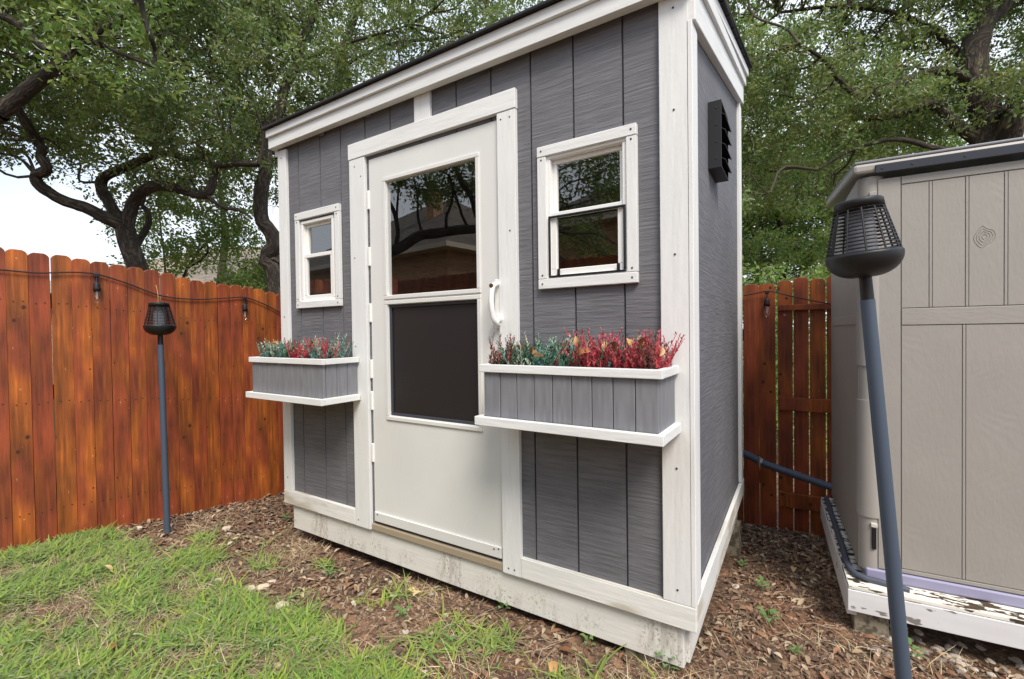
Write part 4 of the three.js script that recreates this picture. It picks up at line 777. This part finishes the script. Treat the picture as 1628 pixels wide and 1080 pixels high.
  scatter('mulch', 'fine brown mulch and bark crumbs on the soil', [chip, chip2], flat(255, 255, 255, 1), 38000, [-3.4, 1.4, -2.14, 1.3], (x, z) => underShed(x, z) ? 0 : inPoly(x, z, poly) ? 0.08 : 0.35 + 0.65 * sm(0.35, 0.65, fbm(x / 8, z / 8, 48, 48, 3, 250)), () => rr(0, 0.005), [[0.17, 0.11, 0.07], [0.24, 0.16, 0.10], [0.10, 0.065, 0.045], [0.34, 0.25, 0.17], [0.2, 0.1, 0.06]], 0.5);
  const tw = []; for (let k = 0; k < 3; k++) { const pts = []; let v = V3(0, 0, 0), a = 0; for (let i = 0; i < 5; i++) { pts.push(v.clone()); a += rr(-0.7, 0.7); v = v.clone().add(V3(Math.cos(a) * 0.025, rr(-0.002, 0.004), Math.sin(a) * 0.025)); } tw.push(new THREE.TubeGeometry(new THREE.CatmullRomCurve3(pts), 10, 0.0012, 4)); }
  scatter('fallen_twigs', 'thin fallen twigs and rootlets on the soil', tw, flat(255, 255, 255, 0.95), 900, [-3.3, 1.3, -2.1, 1.3], (x, z) => underShed(x, z) || inPoly(x, z, poly) ? 0.02 : 0.8, () => 0.006, [[0.30, 0.22, 0.15], [0.42, 0.33, 0.24], [0.18, 0.12, 0.08]], 0.12);
  const peb = new THREE.IcosahedronGeometry(0.012, 1); { const p = peb.attributes.position; for (let i = 0; i < p.count; i++) { const k = 0.8 + 0.4 * hash(Math.round(p.getX(i) * 4e3), Math.round(p.getY(i) * 4e3) + Math.round(p.getZ(i) * 7e3), 3); p.setXYZ(i, p.getX(i) * k * 1.2, p.getY(i) * k * 0.6, p.getZ(i) * k); } peb.computeVertexNormals(); }
  scatter('pebbles', 'pale pebbles lying under the white platform and about the soil', [peb], flat(255, 255, 255, 0.9), 230, [-3.0, 1.6, -0.95, 1.2], (x, z) => (x > 0.55 && z < -0.62 && z > -0.95) ? 1 : inPoly(x, z, poly) || underShed(x, z) ? 0 : 0.035, () => 0.003, [[0.36, 0.30, 0.25], [0.46, 0.39, 0.32], [0.24, 0.20, 0.17], [0.52, 0.46, 0.39]], 0.5);
}
{ // single stones and larger leaves one can point at
  const st = [[395, 940, 0.03], [418, 935, 0.026], [432, 928, 0.022], [448, 967, 0.03], [345, 925, 0.02], [958 / 1.0 - 250, 980, 0.014], [360, 842, 0.03], [218, 843, 0.03]];
  st.forEach(([a, b, r], i) => { const g = new THREE.IcosahedronGeometry(r, 2), p = g.attributes.position; for (let k = 0; k < p.count; k++) { const q = 0.75 + 0.4 * noise(p.getX(k) / r * 1.3 + 5 + i * 7, p.getY(k) / r * 1.3 + p.getZ(k) / r + 5, 64, 64, 5); p.setXYZ(k, p.getX(k) * q * 1.2, p.getY(k) * q * 0.55, p.getZ(k) * q); } g.computeVertexNormals(); const m = tagMesh('stone', g, flat(205, 190, 168, 0.9), i < 6 ? 'pale limestone chip on the soil between the grass and the grey shed' : 'pale limestone chip at the foot of the orange fence', 'stone', i < 6 ? 'pale stones on the soil' : 'pale stones by the fence'); const c = onGround(a, b); m.position.set(c.x, c.y + r * 0.2, c.z); m.rotation.y = i; });
  const lv = [[655, 948, 0.055, 2, 'larger tan fallen leaf lying on bare soil before the door'], [664, 952, 0.05, 2, 'smaller tan fallen leaf overlapping another on bare soil'], [178, 1040, 0.07, 1, 'rust brown leaf lying in the grass'], [172, 920, 0.05, 2, 'whitish leaf standing up in the grass'], [880, 1075, 0.07, 0, 'curled golden brown leaf near the shed skid'], [900, 1045, 0.05, 3, 'dark brown leaf beside the golden one'], [1262, 912, 0.06, 2, 'pale tan leaf on the mulch beside the white platform']];
  lv.forEach(([a, b, L, k, label], i) => { const m = tagMesh('fallen_leaf', leafGeo(L, L * 0.48, 0.12, 0.25), M.dryLeaf[k], label, 'leaf'); const c = onGround(a, b); m.position.set(c.x, c.y + (i === 3 ? 0.05 : 0.022), c.z); m.rotation.set(i === 3 ? 0.3 : 0.1, i * 1.3, i === 3 ? 1.2 : -0.1); });
  // little broad-leaved weeds
  const weedMat = leafMat(0.16, 0.33, 0.06);
  const wl = leafGeo(0.034, 0.02, 0.15, 0.2); wl.translate(0.02, 0, 0);
  const spots = [[800, 975, 1, 'round leaved weed sprouting in front of the skid near the door casing'], [640, 990, 1.1, 'bushy weed beside the pair of tan leaves'], [715, 1030, 0.8, 'weed in the runner of grass'], [1222, 995, 1.2, 'broad leaved weed on the mulch right of the shed corner'], [1180, 905, 0.7, 'small weed beside the side skid'], [1212, 940, 0.9, 'feathery weed on the mulch between the sheds'], [1175, 800, 0.8, 'weed climbing at the gate post'], [1195, 800, 1.3, 'leafy sprig growing against the gate boards'], [1265, 1045, 0.6, 'tiny weed at the frame edge of the mulch'], [1450, 1050, 1, 'weed beside the foot of the leaning torch'], [935, 1030, 0.8, 'small weed under the skid near the corner block'], [1060, 1068, 1.1, 'leafy weed growing round the corner block'], [525, 920, 0.7, 'single weed on the mulch left of the door'], [455, 830, 0.8, 'small weed under the far end of the skid']];
  for (const [a, b, s, label] of spots) {
    const c = onGround(a, b), o = thing('weed', label, 'weed', [c.x, c.y, c.z], 'weeds sprouting from the soil'); o.scale.setScalar(s); const n = 6 + Math.floor(rnd() * 4), st2 = [];
    for (let i = 0; i < n; i++) { const y = 0.015 + 0.045 * i / n, an = i * 2.4; const m = P('leaf', wl, weedMat, o); m.position.set(Math.cos(an) * 0.008, y, -Math.sin(an) * 0.008); m.rotation.set(0, an, rr(0.1, 0.6)); }
    P('stem', new THREE.CylinderGeometry(0.0012, 0.0016, 0.065, 5).translate(0, 0.03, 0), weedMat, o);
  }
}
renderer.render(scene, camera);
